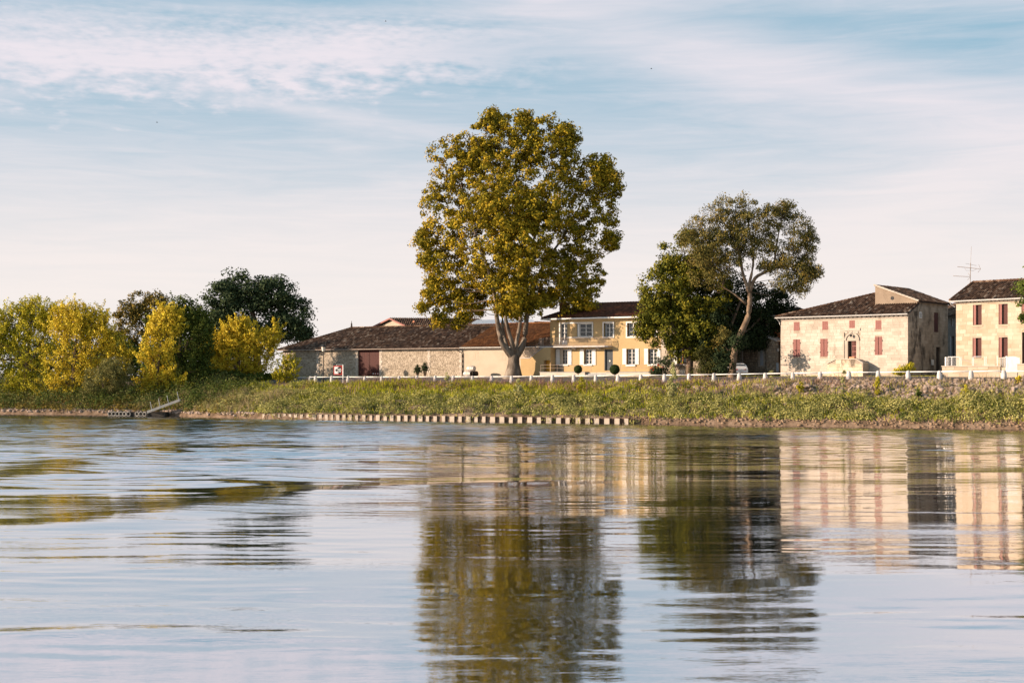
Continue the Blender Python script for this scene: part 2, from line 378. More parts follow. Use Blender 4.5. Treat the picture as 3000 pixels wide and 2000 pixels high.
def gz_sd(s, d):
    s = np.asarray(s, dtype=float); d = np.asarray(d, dtype=float)
    zb = np.interp(s, ZB_T, ZB_Z); gh = np.interp(s, (0, LB), (5.08, 5.27))
    land = zb + (gh - zb) * sstep((d - 0.3) / 7.5)
    tau = d / dwater(s)
    bank = 0.6 + (zb - 0.6) * np.clip(1 - tau, 0, 1) ** 0.92
    bank = bank + ((vnoise(s * .42, d * .45, 1) - .5) * 1.1 + (vnoise(s * 1.5, d * 1.5, 2) - .5) * .45) * sstep(-d / 2.5) * sstep((1 - tau) * 6)
    pz = sstep((s - 22) / 2) * sstep((78 - s) / 2); ins = 0.12 + pz * 0.58                # the soil stops short of the piling
    low = 0.6 - sstep((-(d - dwater(s)) + ins) / (.7 - .25 * pz)) * 2.2
    bank = np.where(tau > 1 - ins / np.abs(dwater(s)), low, bank)
    return np.where(d >= 0, land, bank)
def gz(X, Y):
    s, d = sd_of(X, Y); r_ = gz_sd(s, d)
    return float(r_) if np.ndim(r_) == 0 else r_

def sheet(name, svals, dvals, mat_, lift=0.0, skirt=False):
    S, Dd = np.meshgrid(svals, dvals, indexing='ij'); X, Y = xy_of(S, Dd); Z = gz_sd(S, Dd) + lift
    V = np.stack((X, Y, Z), -1).reshape(-1, 3); ns, nd = S.shape
    idx = np.arange(ns * nd).reshape(ns, nd)
    Fq = np.stack((idx[:-1, :-1], idx[1:, :-1], idx[1:, 1:], idx[:-1, 1:]), -1).reshape(-1, 4)
    o = build_np(name, V, Fq, mat_, smooth=True); o['kind'] = 'structure'; return o
sfar = np.concatenate((np.linspace(-2500, -120, 18), np.arange(-110, 190, 1.0), np.linspace(200, 2500, 18)))
bank = sheet('river_bank', sfar, np.concatenate(([-60, -45, -36], np.arange(-30, 0.3, .3), [.31])), M_['mud'])
sheet('road', sfar, np.array((.31, 1, 2, 3, 4, 5, 6, 6.6)), M_['asphalt'])
sheet('ground', sfar, np.array((6.6, 7.4, 8.2, 10, 14, 20, 40, 90, 200, 500, 1200, 3500)), M_['ground'])
sheet('gravel_strip', np.arange(-40, 47, 1.5), np.array((6.0, 6.8, 7.6, 8.4, 9.0)), M_['gravel'], .006)
# ------------------------------------------------------------------ water
def wpt(px, py):
    Y = CAMH * FPX / (py - HZ); return np.array(((px - 1500) / FPX * Y, Y))
def ridge(X, Y, pts, amp, sig, fade=None):
    """swell crest along a line on the river; amp per node"""
    best = np.full(X.shape, 1e9); A = np.zeros(X.shape); sgn = np.zeros(X.shape)
    W_ = [wpt(*p) for p in pts]
    for i in range(len(W_) - 1):
        a, b = W_[i], W_[i + 1]; ab = b - a; L2 = ab @ ab
        t = np.clip(((X - a[0]) * ab[0] + (Y - a[1]) * ab[1]) / L2, 0, 1)
        ex = X - a[0] - t * ab[0]; ey = Y - a[1] - t * ab[1]; d = np.hypot(ex, ey)
        m_ = d < best; best = np.where(m_, d, best); A = np.where(m_, amp[i] * (1 - t) + amp[i + 1] * t, A)
        sgn = np.where(m_, np.sign(ey), sgn)
    x = best * sgn / sig
    return A * np.exp(-x * x)
def water_h(X, Y):
    h0 = ridge(X, Y, [(-260, 1440), (0, 1400), (230, 1352), (460, 1318), (765, 1312), (1000, 1310)], [.15, .14, .13, .10, .04, 0], 3.0)
    h = h0 + ridge(X, Y, [(-200, 1570), (0, 1556), (250, 1535), (510, 1502), (740, 1470), (900, 1446), (1150, 1424), (1500, 1412), (1900, 1405)],
                  [.03, .05, .08, .12, .145, .12, .07, .03, 0], 2.7)
    h = h + ridge(X, Y, [(60, 1382), (200, 1386), (480, 1394), (700, 1416), (880, 1432), (1000, 1436)], [0, .07, .08, .08, .05, 0], 1.6)
    h = h + ridge(X, Y, [(-200, 1880), (0, 1862), (300, 1840), (500, 1852), (780, 1868), (1000, 1880)], [.03, .035, .03, .025, .02, 0], .8)
    for (ph, lam, ang, am) in ((0.4, 9.0, .10, .006), (1.9, 6.1, -.16, .004), (3.1, 14.0, .22, .009), (5.0, 3.7, .05, .0022)):
        kx, ky = math.sin(ang) * 2 * math.pi / lam, math.cos(ang) * 2 * math.pi / lam
        h = h + am * np.sin(kx * X + ky * Y + ph + 1.5 * np.sin(X * .05 + ph)) * (0.4 + 1.2 * vnoise(X * .03 + ph, Y * .05, 5))
    # slow undulation that stretches the house reflections and shortens the tree's
    h = h + .040 * np.exp(-((Y - 39.0) / 4.2) ** 2) * sstep((X - 1) / 10)
    # wind ripples: crests roughly across the view, in patches, strong in the ruffled belt under the far bank
    pat = vnoise(X * .035 + 3, Y * .10, 21) * .6 + vnoise(X * .09, Y * .25, 22) * .4
    belt = sstep((Y + (vnoise(X * .06, Y * .04, 23) - .5) * 12 - 104) / 16)
    wake = sstep((45 - X - Y * .35) / 30) * .5
    sl = .005 + .012 * sstep((pat - .44) / .25) + .007 * wake + .006 * belt
    # chop of the boat wake on the left: steep enough to turn its near faces to the sky
    def saw(p): return sum(np.sin(k * p) / k * (-1) ** (k + 1) * (1, .92, .78, .6)[k - 1] for k in (1, 2, 3, 4))   # long near face, short far face
    left = sstep((6 - X - .10 * Y) / 14) * sstep((Y - 60) / 14) * (1 - belt) * np.clip(1 - np.abs(h) * 7, .05, 1)
    c_ = 0
    for i, (lam, ang, ph) in enumerate(((4.3, .10, .6), (5.8, -.12, 2.2), (8.1, .22, 4.4))):
        kk = 2 * math.pi / lam; c_ = c_ + lam * (.4 + 1.1 * vnoise(X * .07 + i * 5, Y * .12, 60 + i)) * saw(kk * (math.sin(ang) * X + math.cos(ang) * Y) + ph + 4 * vnoise(X * .06, Y * .08, 63))
    h = h + c_ / (2 * math.pi) * .046 * left
    wx = (vnoise(X * .33, Y * .3, 31) - .5) * 9
    r_ = 0
    for i, (lam, ang, ph) in enumerate(((1.05, .12, .3), (1.3, -.38, 1.1), (1.7, .33, 2.6), (2.3, -.16, 4.0), (3.2, .42, 5.2))):
        kk = 2 * math.pi / lam; r_ = r_ + lam * (1.25, 1.15, .85, .5, .35)[i] * (.3 + 1.2 * vnoise(X * .28 + i * 9, Y * .5, 40 + i)) * np.sin(kk * (math.sin(ang) * X + math.cos(ang) * Y) + ph + wx)
    gust = .6 + .8 * vnoise(X * .05, Y * .16, 71)
    for lam, ang, ph, sl2 in ((1.35, .10, 1.0, .150), (2.15, -.22, 3.0, .070)):
        kk = 2 * math.pi / lam; h = h + lam / (2 * math.pi) * sl2 * np.maximum(belt, .42 * sstep((Y - 78) / 16)) * gust * saw(kk * (math.sin(ang) * X + math.cos(ang) * Y) + ph + (vnoise(X * .4, Y * .3, 72) - .5) * 7)
    return h + r_ * sl / (2 * math.pi) * .62
xs = np.arange(-90, 90.01, .9); ys = np.concatenate((np.arange(12, 175, .19), np.arange(175, 215, .6)))
X, Y = np.meshgrid(xs, ys, indexing='ij'); edge = sstep((89 - np.abs(X)) / 8) * sstep((Y - 12) / 4) * sstep((214 - Y) / 10)
Z = water_h(X, Y) * edge
idx = np.arange(X.size).reshape(X.shape)
Fq = np.stack((idx[:-1, :-1], idx[1:, :-1], idx[1:, 1:], idx[:-1, 1:]), -1).reshape(-1, 4)
V = np.stack((X, Y, Z), -1).reshape(-1, 3); nb = len(V)
x0, x1, y0, y1 = xs[0], xs[-1], ys[0], ys[-1]; B = 2600
ext = [(-B, -400, 0), (B, -400, 0), (B, y0, 0), (-B, y0, 0), (-B, y1, 0), (B, y1, 0), (x0, y0, 0), (x1, y0, 0), (x1, y1, 0), (x0, y1, 0), (-B, 900, 0), (B, 900, 0)]
V = np.concatenate((V, np.array(ext)))
ef = [(0, 1, 2, 3), (3, 6, 9, 4), (7, 2, 5, 8), (4, 5, 11, 10)]
Fq = np.concatenate((Fq, np.array(ef) + nb))
wm = bpy.data.materials.new('river_water'); wm.use_nodes = True; t = NT(wm.node_tree)
bs = t.n['Principled BSDF']; co = t.new('ShaderNodeTexCoord'); ob = co.outputs['Object']
bs.inputs['Base Color'].default_value = (.035, .032, .028, 1); bs.inputs['Roughness'].default_value = .02; bs.inputs['IOR'].default_value = 2.4
bs.inputs['Specular IOR Level'].default_value = .5
s_ = t.new('ShaderNodeSeparateXYZ'); t.l.new(ob, s_.inputs[0])
dist = t.m('ADD', t.m('MULTIPLY', t.m('SUBTRACT', s_.outputs[0], O2[0]), N2[0]), t.m('MULTIPLY', t.m('SUBTRACT', s_.outputs[1], O2[1]), N2[1]))
patch = t.noise(t.vscale(ob, (.5, 1.3, 1)), .09, 3, .5)
wind = t.mr(t.m('ADD', s_.outputs[1], t.m('MULTIPLY', t.m('SUBTRACT', patch, .5), 14)), 104, 122)       # ruffled water under the far bank
pm = t.mr(patch, .44, .66, .25, 1.0)
r1 = t.noise(t.vscale(ob, (.45, 1.7, 1)), 1.0, 3, .5, .3)     # about 0.6-1 m ripples
r2 = t.noise(t.vscale(ob, (.6, 1.8, 1)), 4.2, 2, .5)
r3 = t.noise(t.vscale(ob, (.35, 1.1, 1)), .38, 2, .5)
hh = t.m('ADD', t.m('MULTIPLY', r1, t.m('MULTIPLY', pm, .010)), t.m('MULTIPLY', r2, t.m('ADD', t.m('MULTIPLY', pm, .0050), t.m('MULTIPLY', wind, .004))))
hh = t.m('ADD', hh, t.m('MULTIPLY', r3, .018))
streak = t.noise(t.vscale(ob, (.05, .42, 1)), 1.0, 5, .6, .4)
rgh = t.m('ADD', t.mr(s_.outputs[1], 25, 105, .012, .03), t.m('MULTIPLY', t.mr(streak, .48, .68), .03))      # waves too small to see one by one
rgh = t.m('ADD', rgh, t.m('MULTIPLY', wind, .09)); t.l.new(rgh, bs.inputs['Roughness'])
bn = t.new('ShaderNodeBump'); bn.inputs['Strength'].default_value = 1; bn.inputs['Distance'].default_value = 1
t.put(bn.inputs['Height'], hh); t.l.new(bn.outputs[0], bs.inputs['Normal'])
gl = t.new('ShaderNodeBsdfAnisotropic'); gl.inputs['Color'].default_value = (.93, .93, .95, 1); t.l.new(rgh, gl.inputs['Roughness']); t.l.new(bn.outputs[0], gl.inputs['Normal'])
mx = t.new('ShaderNodeMixShader'); mx.inputs[0].default_value = .72; t.l.new(bs.outputs[0], mx.inputs[1]); t.l.new(gl.outputs[0], mx.inputs[2]); t.l.new(mx.outputs[0], t.n['Material Output'].inputs[0])
o = build_np('river_water', V, Fq, wm, smooth=True); o['kind'] = 'structure'

# ------------------------------------------------------------------ building helpers
def wall(mb, fr, a0, a1, z0, z1, ops=(), depth=.28, b=0.0, thick=.0):
    A_ = sorted({a0, a1, *[o[0] for o in ops], *[o[1] for o in ops]}); Z_ = sorted({z0, z1, *[o[2] for o in ops], *[o[3] for o in ops]})
    A_ = [a for a in A_ if a0 <= a <= a1]; Z_ = [z for z in Z_ if z0 <= z <= z1]
    for i in range(len(A_) - 1):
        for j in range(len(Z_) - 1):
            am, zm = (A_[i] + A_[i + 1]) / 2, (Z_[j] + Z_[j + 1]) / 2
            if any(o[0] < am < o[1] and o[2] < zm < o[3] for o in ops): continue
            mb.poly((fr.W(A_[i], b, Z_[j]), fr.W(A_[i + 1], b, Z_[j]), fr.W(A_[i + 1], b, Z_[j + 1]), fr.W(A_[i], b, Z_[j + 1])))
    for (p, q_, r_, s) in ops:
        W = fr.W; c = b - depth
        mb.poly((W(p, b, r_), W(p, b, s), W(p, c, s), W(p, c, r_))); mb.poly((W(q_, b, s), W(q_, b, r_), W(q_, c, r_), W(q_, c, s)))
        mb.poly((W(p, b, s), W(q_, b, s), W(q_, c, s), W(p, c, s))); mb.poly((W(p, b, r_), W(p, c, r_), W(q_, c, r_), W(q_, b, r_)))
        mb.poly((W(p, c - .25, r_), W(q_, c - .25, r_), W(q_, c - .25, s), W(p, c - .25, s)))
def shell(mb, fr, a0, a1, D_, z0, z1l, z1r=None):
    """left, right and back walls"""
    z1r = z1l if z1r is None else z1r; W = fr.W
    mb.poly((W(a0, -D_, z0), W(a0, 0, z0), W(a0, 0, z1l), W(a0, -D_, z1l)))
    mb.poly((W(a1, 0, z0), W(a1, -D_, z0), W(a1, -D_, z1r), W(a1, 0, z1r)))
    mb.poly((W(a1, -D_, z0), W(a0, -D_, z0), W(a0, -D_, z1l), W(a1, -D_, z1r)))

bm = bmesh.new(); bmesh.ops.create_cube(bm, size=1.0)
for v_ in bm.verts:
    if v_.co.y < 0: v_.co.x *= .988; v_.co.z *= .975
bme = bpy.data.meshes.new('stone_block'); bm.to_mesh(bme); bm.free()
def cut(rows, ops):
    out = []
    for (a0, a1, z0, z1) in rows:
        segs = [(a0, a1)]
        for (p, q_, r_, s) in ops:
            if z0 < s - .02 and z1 > r_ + .02:
                ns = []
                for (x, y) in segs:
                    if q_ <= x or p >= y: ns.append((x, y)); continue
                    if p > x: ns.append((x, p))
                    if q_ < y: ns.append((q_, y))
                segs = ns
        out += [(x, y, z0, z1) for x, y in segs if y - x > .12]
    return out
def courses(a0, a1, z0, z1, h, wd, seed, jit=.3, ops=()):
    r_ = random.Random(seed); rows = []; z = z0; lv = sorted({s for o in ops for s in (o[2], o[3])})
    while z < z1 - .05:
        zn = z + h * (1 + r_.uniform(-.15, .15))
        for l in lv:
            if abs(l - zn) < h * .4: zn = l
        zn = min(zn, z1); zn = z1 if z1 - zn < h * .4 else zn
        a = a0 - r_.uniform(0, wd)
        while a < a1:
            an = a + wd * (1 + r_.uniform(-jit, jit)); x, y = max(a, a0), min(an, a1)
            if y - x > .1: rows.append((x, y, z, zn))
            a = an
        z = zn
    return cut(rows, ops)
def ashlar(fr, parent, rects, mat_, proud=.03, gap=.015, cap=300, name='stone_block', b=0.0, jitter=.008):
    me = bme.copy(); me.materials.append(mat_); off = LOC[parent]
    rects = sorted(rects, key=lambda r_: -(r_[1] - r_[0]) * (r_[3] - r_[2]))
    for i, (a0, a1, z0, z1) in enumerate(rects[:cap]):
        pr = proud + random.uniform(-jitter, jitter) * 2
        c = fr.W((a0 + a1) / 2, b + pr / 2 - .02, (z0 + z1) / 2)
        o = bpy.data.objects.new(name, me); C.objects.link(o); o.parent = parent
        o.location = (c[0] - off[0], c[1] - off[1], c[2] - off[2]); o.rotation_euler = (0, 0, fr.ang)
        o.scale = (a1 - a0 - gap, pr + .04, z1 - z0 - gap)
    if len(rects) > cap:
        m_ = MB()
        for (a0, a1, z0, z1) in rects[cap:]:
            pr = proud + random.uniform(-jitter, jitter)
            m_.box(fr, a0 + gap / 2, a1 - gap / 2, b - .04, b + pr, z0 + gap / 2, z1 - gap / 2)
        tag(m_.build('small_stones', mat_, parent), kind='stuff')
def rubble(fr, parent, a0, a1, z0, z1, ops, mat_, h=.26, wd=.42, seed=1, b=0.0, proud=.032, topf=None):
    """irregular stones set in mortar"""
    r_ = random.Random(seed); V = []; F = []
    K = 7
    for (x, y, p, q_) in courses(a0, a1, z0, z1, h, wd, seed, .5, ops):
        if topf and q_ > topf((x + y) / 2): continue
        ca, cz, ra, rz = (x + y) / 2 + r_.uniform(-.03, .03), (p + q_) / 2 + r_.uniform(-.04, .04), (y - x) / 2 * .97, (q_ - p) / 2 * 1.02
        n0 = len(V); ph = r_.uniform(0, 6); pr = proud * r_.uniform(.4, 1.4); ring = []
        for k in range(K):
            th = ph + 2 * math.pi * k / K; c, s = math.cos(th), math.sin(th)
            e = (abs(c) ** 3.5 + abs(s) ** 3.5) ** (-1 / 3.5) * r_.uniform(.85, 1.05)
            ring.append((ca + ra * c * e, cz + rz * s * e))
        for (a, z) in ring: V.append(fr.W(a, b - .02, z))
        for (a, z) in ring: V.append(fr.W(ca + (a - ca) * .86, b + pr, cz + (z - cz) * .80))
        for k in range(K): k2 = (k + 1) % K; F.append((n0 + k, n0 + k2, n0 + K + k2, n0 + K + k))
        F.append(tuple(n0 + K + k for k in range(K)))
    m_ = MB(); m_.v = V; m_.f = F
    return tag(m_.build('rubble_stones', mat_, parent), kind='stuff')

def tiles(parent, E0, E1, G, poly, mat_, wd=.30, ln=.46, rad=.12, seed=0, name='roof_tiles'):
    """canal tiles on a slope: E0->E1 the eave line, G a point up the slope, poly = (a, g) corners on the slope"""
    E0, E1, G = (np.array(x, dtype=float) for x in (E0, E1, G)); e = (E1 - E0) / np.linalg.norm(E1 - E0)
    g = G - E0; g = g - e * (g @ e); g /= np.linalg.norm(g); n = np.cross(e, g)
    if n[2] < 0: n = -n
    r_ = np.random.default_rng(seed); cols = []; Pn = np.array(poly)
    for a in np.arange(Pn[:, 0].min() + wd / 2, Pn[:, 0].max(), wd):
        ys_ = []
        for i in range(len(Pn)):
            p, q_ = Pn[i], Pn[(i + 1) % len(Pn)]
            if (p[0] - a) * (q_[0] - a) <= 0 and p[0] != q_[0]: ys_.append(p[1] + (q_[1] - p[1]) * (a - p[0]) / (q_[0] - p[0]))
        if len(ys_) < 2: continue
        g0, g1 = min(ys_), max(ys_)
        for k in np.arange(g0, g1 - .1, ln): cols.append((a, k, min(k + ln * 1.12, g1 + .05)))
    T = np.array(cols); N = len(T); th = np.array((0, .33, .67, 1)) * math.pi
    jit = r_.normal(0, .012, (N, 3)); V = np.zeros((N, 8, 3))
    for i, (row, lift, rr) in enumerate(((1, .016, 1.0), (2, .0, .88))):
        for k in range(4):
            off = -np.cos(th[k]) * rad * rr; hh_ = np.sin(th[k]) * rad * rr + lift
            V[:, i * 4 + k] = E0 + e * (T[:, :1] + off + jit[:, :1]) + g * (T[:, row:row + 1] + jit[:, 1:2]) + n * (hh_ + np.abs(jit[:, 2:3]))
    base = np.arange(N)[:, None] * 8
    F = np.concatenate([base + np.array(f) for f in ((0, 1, 5, 4), (1, 2, 6, 5), (2, 3, 7, 6))])
    return tag(build_np(name, V.reshape(-1, 3), F, mat_, parent, smooth=True), kind='stuff')
def slope(fr, parent, E0, E1, G0, G1, mat_, deckm='deck', seed=0, wd=.31, thick=.1):
    """one roof slope with its boards and tiles; E0,E1 eave corners, G0,G1 upper corners (may coincide)"""
    E0, E1, G0, G1 = (np.array(x, dtype=float) for x in (E0, E1, G0, G1))
    e = (E1 - E0); L = np.linalg.norm(e); e /= L
    gg = (G0 + G1) / 2 - E0; gg = gg - e * (gg @ e); gg /= np.linalg.norm(gg)
    poly = [(0, 0), (L, 0), ((G1 - E0) @ e, (G1 - E0) @ gg), ((G0 - E0) @ e, (G0 - E0) @ gg)]
    if np.linalg.norm(G1 - G0) < .05: poly = poly[:3]
    tiles(parent, E0, E1, E0 + gg * 3, poly, mat_, seed=seed, wd=wd)
    m_ = MB(); pts = [E0, E1, G1, G0] if len(poly) == 4 else [E0, E1, G1]; dn = np.array((0, 0, thick))
    m_.prism([p - dn for p in pts], [p - dn * .05 for p in pts])
    return m_

def ridge_tiles(mb, p, q_, r=.14):
    p, q_ = np.array(p, float), np.array(q_, float); n = max(2, int(np.linalg.norm(q_ - p) / .42))
    for i in range(n):
        a = p + (q_ - p) * i / n; b = p + (q_ - p) * (i + 1.12) / n
        mb.tube((a + (0, 0, .03), b), (r, r * .85), 6, True)

def window(fr, parent, a0, a1, z0, z1, cols=2, rows=3, b=-.18, fm='white', name='window', bar=.035, rim=.07, glass='glass', lowpanel=0):
    m_ = MB()
    m_.box(fr, a0, a0 + rim, b - .05, b, z0, z1).box(fr, a1 - rim, a1, b - .05, b, z0, z1)
    m_.box(fr, a0 + rim, a1 - rim, b - .05, b - .002, z0, z0 + rim).box(fr, a0 + rim, a1 - rim, b - .05, b - .002, z1 - rim, z1)
    am = (a0 + a1) / 2
    m_.box(fr, am - .05, am + .05, b - .045, b + .01, z0 + rim, z1 - rim)
    zlow = z0 + rim
    if lowpanel: zlow = z0 + lowpanel; m_.box(fr, a0 + rim, am - .05, b - .06, b - .012, z0 + rim, zlow).box(fr, am + .05, a1 - rim, b - .06, b - .012, z0 + rim, zlow)
    for k in range(1, rows):
        z = zlow + (z1 - rim - zlow) * k / rows
        m_.box(fr, a0 + rim, am - .05, b - .04, b - .006, z - bar / 2, z + bar / 2).box(fr, am + .05, a1 - rim, b - .04, b - .006, z - bar / 2, z + bar / 2)
    w_ = m_.build(name, M_[fm], parent)
    g_ = MB(); g_.box(fr, a0 + rim, am - .05, b - .035, b - .028, zlow, z1 - rim).box(fr, am + .05, a1 - rim, b - .035, b - .028, zlow, z1 - rim)
    g_.build('pane', M_[glass], w_)
    return w_
def boards(fr, parent, a0, a1, z0, z1, b0, b1, mat_, n=5, name='shutter', rails=(), gap=.012):
    m_ = MB(); wv = (a1 - a0) / n
    for i in range(n): m_.box(fr, a0 + i * wv + gap / 2, a0 + (i + 1) * wv - gap / 2, b0, b1 - (.006 if i % 2 else 0), z0, z1)
    m_.box(fr, a0 + .01, a1 - .01, b0 - .01, b1 - .022, z0 + .01, z1 - .01)
    for r_ in rails:
        z = z0 + (z1 - z0) * r_; m_.box(fr, a0 + .03, a1 - .03, b1, b1 + .02, z - .04, z + .04)
    return m_.build(name, mat_, parent)
def bars(mb, fr, a0, a1, b, z0, z1, step=.14, r=.012, z0f=None):
    n = max(1, int((a1 - a0) / step))
    for i in range(n + 1):
        a = a0 + (a1 - a0) * i / n; mb.box(fr, a - r, a + r, b - r, b + r, z0, z1)

# ------------------------------------------------------------------ the long barn and yellow wing, yellow house: one street line
F0 = Fr(P(830, 0, 214), P(1612, 0, 189))
def c5(x, y): return 1550 + x / 3.92, 850 + y / 3.92
def r5(fr, x0, y0, x1, y1, b=0.0): return fr.rect(*c5(x0, y0), *c5(x1, y1), b)
aB = F0.A(1354)                                   # party line barn / wing
aY = F0.A(1612)
zE = F0.Z(1200, 1017.5); DB = 8.5
gB = F0.ground(12)
barn = thing('stone_barn', 'long low rubble stone barn with maroon double doors and dark tile roof', 'barn', F0.W(0, 0, gB))
dr = F0.rect(800 + 1117 / 4.48, 900 + 553 / 4.48, 800 + 1396 / 4.48, 1110)
dop = (dr[0], dr[1], gB - .6, dr[3])
m = MB(); wall(m, F0, 0, aB, gB - 1, zE + .05, [dop], .3); shell(m, F0, 0, aB - .02, DB * 2, gB - 1, zE + .05)
m.build('wall', M_['mortar'], barn)
sur = [(dop[0] - .42, dop[0], gB - .5, dop[3] + .3), (dop[1], dop[1] + .42, gB - .5, dop[3] + .3)]
pil = []
for px in (800 + 588 / 4.48, 800 + 2045 / 4.48): a = F0.A(px); pil.append((a - .18, a + .18, gB - .5, zE - .2))
pil.append((0, .3, gB - .5, zE - .1)); pil.append((aB - .38, aB - .02, gB - .5, zE - .1))
rubble(F0, barn, 0, aB - .02, gB - .5, zE - .08, [dop] + sur + pil, M_['rubble'], seed=3, h=.22, wd=.34)
q1 = []
for s_i, (a0, a1, z0, z1) in enumerate(sur + pil):
    z = z0; k = 0
    while z < z1 - .1:
        ex = .12 if k % 2 else 0
        q1.append((a0 - (ex if s_i != 1 else 0), a1 + (ex if s_i not in (0,) else 0), z, min(z + .36, z1))) if s_i >= 2 else q1.append((a0 - (ex if s_i == 0 else 0), a1 + (ex if s_i == 1 else 0), z, min(z + .36, z1)))
        z += .36; k += 1
ashlar(F0, barn, q1, M_['ashlar'], proud=.06, name='quoin_stone')
am = (dop[0] + dop[1]) / 2
for (x, y) in ((dop[0] + .01, am - .03), (am + .03, dop[1] - .01)):
    dd = boards(F0, barn, x, y, gB - .1, dop[3] - .02, -.2, -.12, M_['maroon'], n=9, name='door', gap=.025)
    for f_ in (.15, .45, .8): h_ = MB(); z = gB + (dop[3] - gB) * f_; h_.box(F0, x + .05, y - .05, -.118, -.105, z - .03, z + .03); h_.build('hinge_strap', M_['maroon'], dd)
ov = .55; zR = F0.Z(1200, 957, -DB)
zo = zE - .0
hip = F0.A(1030, -DB)
S0 = slope(F0, barn, F0.W(-.6, ov, zE - .12), F0.W(aB, ov, zE - .12), F0.W(hip, -DB, zR), F0.W(aB, -DB, zR), M_['tile_dark'], seed=1)
S0.build('roof', M_['deck'], barn)
S0 = slope(F0, barn, F0.W(-.6, -2 * DB - ov, zE - .12), F0.W(-.6, ov, zE - .12), F0.W(hip, -DB, zR), F0.W(hip, -DB, zR), M_['tile_dark'], seed=2)
S0.build('hip_roof', M_['deck'], barn)
m = MB(); m.poly((F0.W(-.6, -2 * DB - ov, zE - .14), F0.W(aB, -2 * DB - ov, zE - .14), F0.W(aB, -DB, zR - .03), F0.W(hip, -DB, zR - .03))); m.build('rear_roof', M_['tile_dark'], barn)
m = MB(); ridge_tiles(m, F0.W(hip, -DB, zR + .06), F0.W(aB, -DB, zR + .06)); ridge_tiles(m, F0.W(-.6, ov, zE - .05), F0.W(hip, -DB, zR + .06)); m.build('ridge_cap', M_['tile_dark'], barn)
m = MB(); m.tube((F0.W(-.6, ov + .1, zE - .2), F0.W(aB, ov + .1, zE - .2)), .08, 6); m.build('gutter', M_['rustrail'], barn)
m = MB(); m.lathe(F0.W(hip, -DB, zR), [(.2, 0), (.16, .3), (.1, .4), (.14, .6), (.05, .8), (.03, 1.1)], 8); m.build('finial', M_['darkoak'], barn)

wing = thing('yellow_wing', 'low yellow rendered wing with orange tile roof behind the big plane tree', 'building', F0.W(aB, 0, gB))
m = MB(); wall(m, F0, aB, aY + 2, gB - 1, zE + .05); m.poly((F0.W(aB, 0, gB - 1), F0.W(aB, -14, gB - 1), F0.W(aB, -14, zE), F0.W(aB, 0, zE))); m.build('wall', M_['cream'], wing)
zoW = zE - .1
S0 = slope(F0, wing, F0.W(aB, ov, zoW), F0.W(aY + .2, ov, zoW), F0.W(aB, -DB, zR + .05), F0.W(aY + .2, -DB, zR + .05), M_['tile_orange'], seed=4, wd=.32)
S0.build('roof', M_['deck'], wing)
m = MB(); ridge_tiles(m, F0.W(aB, -DB, zR + .12), F0.W(aY + .2, -DB, zR + .12)); m.build('ridge_cap', M_['tile_orange'], wing)
m = MB(); m.tube((F0.W(aB + .02, ov + .1, zoW - .06), F0.W(aY, ov + .1, zoW - .06)), .08, 6); m.build('gutter', M_['zinc'], wing)
m = MB(); m.tube((F0.W(aB - .5, ov + .05, zoW - .15), F0.W(aB - .4, .5, zE - .5), F0.W(aB + .1, .14, zE - .9), F0.W(aB + .1, .14, gB - .2)), .07, 6); m.build('downpipe', M_['darkoak'], wing)
# walled-up openings outlined on the wing wall
for x0, x1 in ((722, 786), (1040, 1102)):
    r_ = F0.rect(1200 + x0 / 3.92, 850 + 712 / 3.92, 1200 + x1 / 3.92, 850 + 798 / 3.92)
    m = MB(); m.box(F0, r_[0], (r_[0] + r_[1]) / 2 - .02, -.01, .012, r_[2], r_[3]).box(F0, (r_[0] + r_[1]) / 2 + .02, r_[1], -.01, .012, r_[2], r_[3])
    m.box(F0, r_[0] - .15, r_[1] + .15, -.01, .02, r_[2] - .06, r_[2] - .02); m.build('shutter', M_['cream'], wing)

# --- yellow house
aR = F0.A(1937); gY = F0.ground(aY + 5); zEY = F0.Z(*c5(700, 312)); DY = 11.0
yh = thing('yellow_house', 'yellow two-storey house with white shutters, balcony and grey door', 'house', F0.W(aY, 0, gY))
opsU = [r5(F0, 362, 385, 438, 625), r5(F0, 548, 383, 720, 532), r5(F0, 862, 378, 964, 535), r5(F0, 1130, 372, 1238, 530), r5(F0, 1358, 372, 1462, 530)]
opsL = [r5(F0, 357, 679, 443, 850), r5(F0, 634, 679, 720, 850), r5(F0, 1122, 672, 1217, 855), r5(F0, 1372, 672, 1466, 850)]
opD = r5(F0, 868, 679, 963, 922)
m = MB(); wall(m, F0, aY, aR, gY - 1, zEY, opsU + opsL + [opD], .3); shell(m, F0, aY, aR - .01, DY, gY - 1, zEY); m.build('wall', M_['yellow'], yh)
# upper windows
w_ = window(F0, yh, *opsU[0], rows=4, b=-.2, lowpanel=.55, name='french_door', rim=.08)
for k, o_ in enumerate(opsU[1:]): window(F0, yh, o_[0] + (.35 if k == 0 else .12), *o_[1:], rows=3, b=-.2, rim=.08)
m = MB(); o_ = opsU[1]; m.box(F0, o_[0] + .02, o_[0] + .33, -.2, -.14, o_[2] + .02, o_[3] - .02); m.build('shutter', M_['white'], yh)
def surround(x0, y0, x1, y1, px=.16, bottom=True, split=None):
    r_ = r5(F0, x0, y0, x1, y1); m = MB(); w2 = .17
    m.box(F0, r_[0], r_[0] + w2, -.02, .07, r_[2], r_[3]).box(F0, r_[1] - w2, r_[1], -.02, .07, r_[2], r_[3]).box(F0, r_[0] + w2, r_[1] - w2, -.02, .068, r_[3] - w2, r_[3])
    if bottom: m.box(F0, r_[0] + w2, r_[1] - w2, -.02, .068, r_[2], r_[2] + w2)
    m.build('window_surround', M_['white'], yh)
surround(845, 362, 978, 548); surround(1114, 357, 1477, 546)
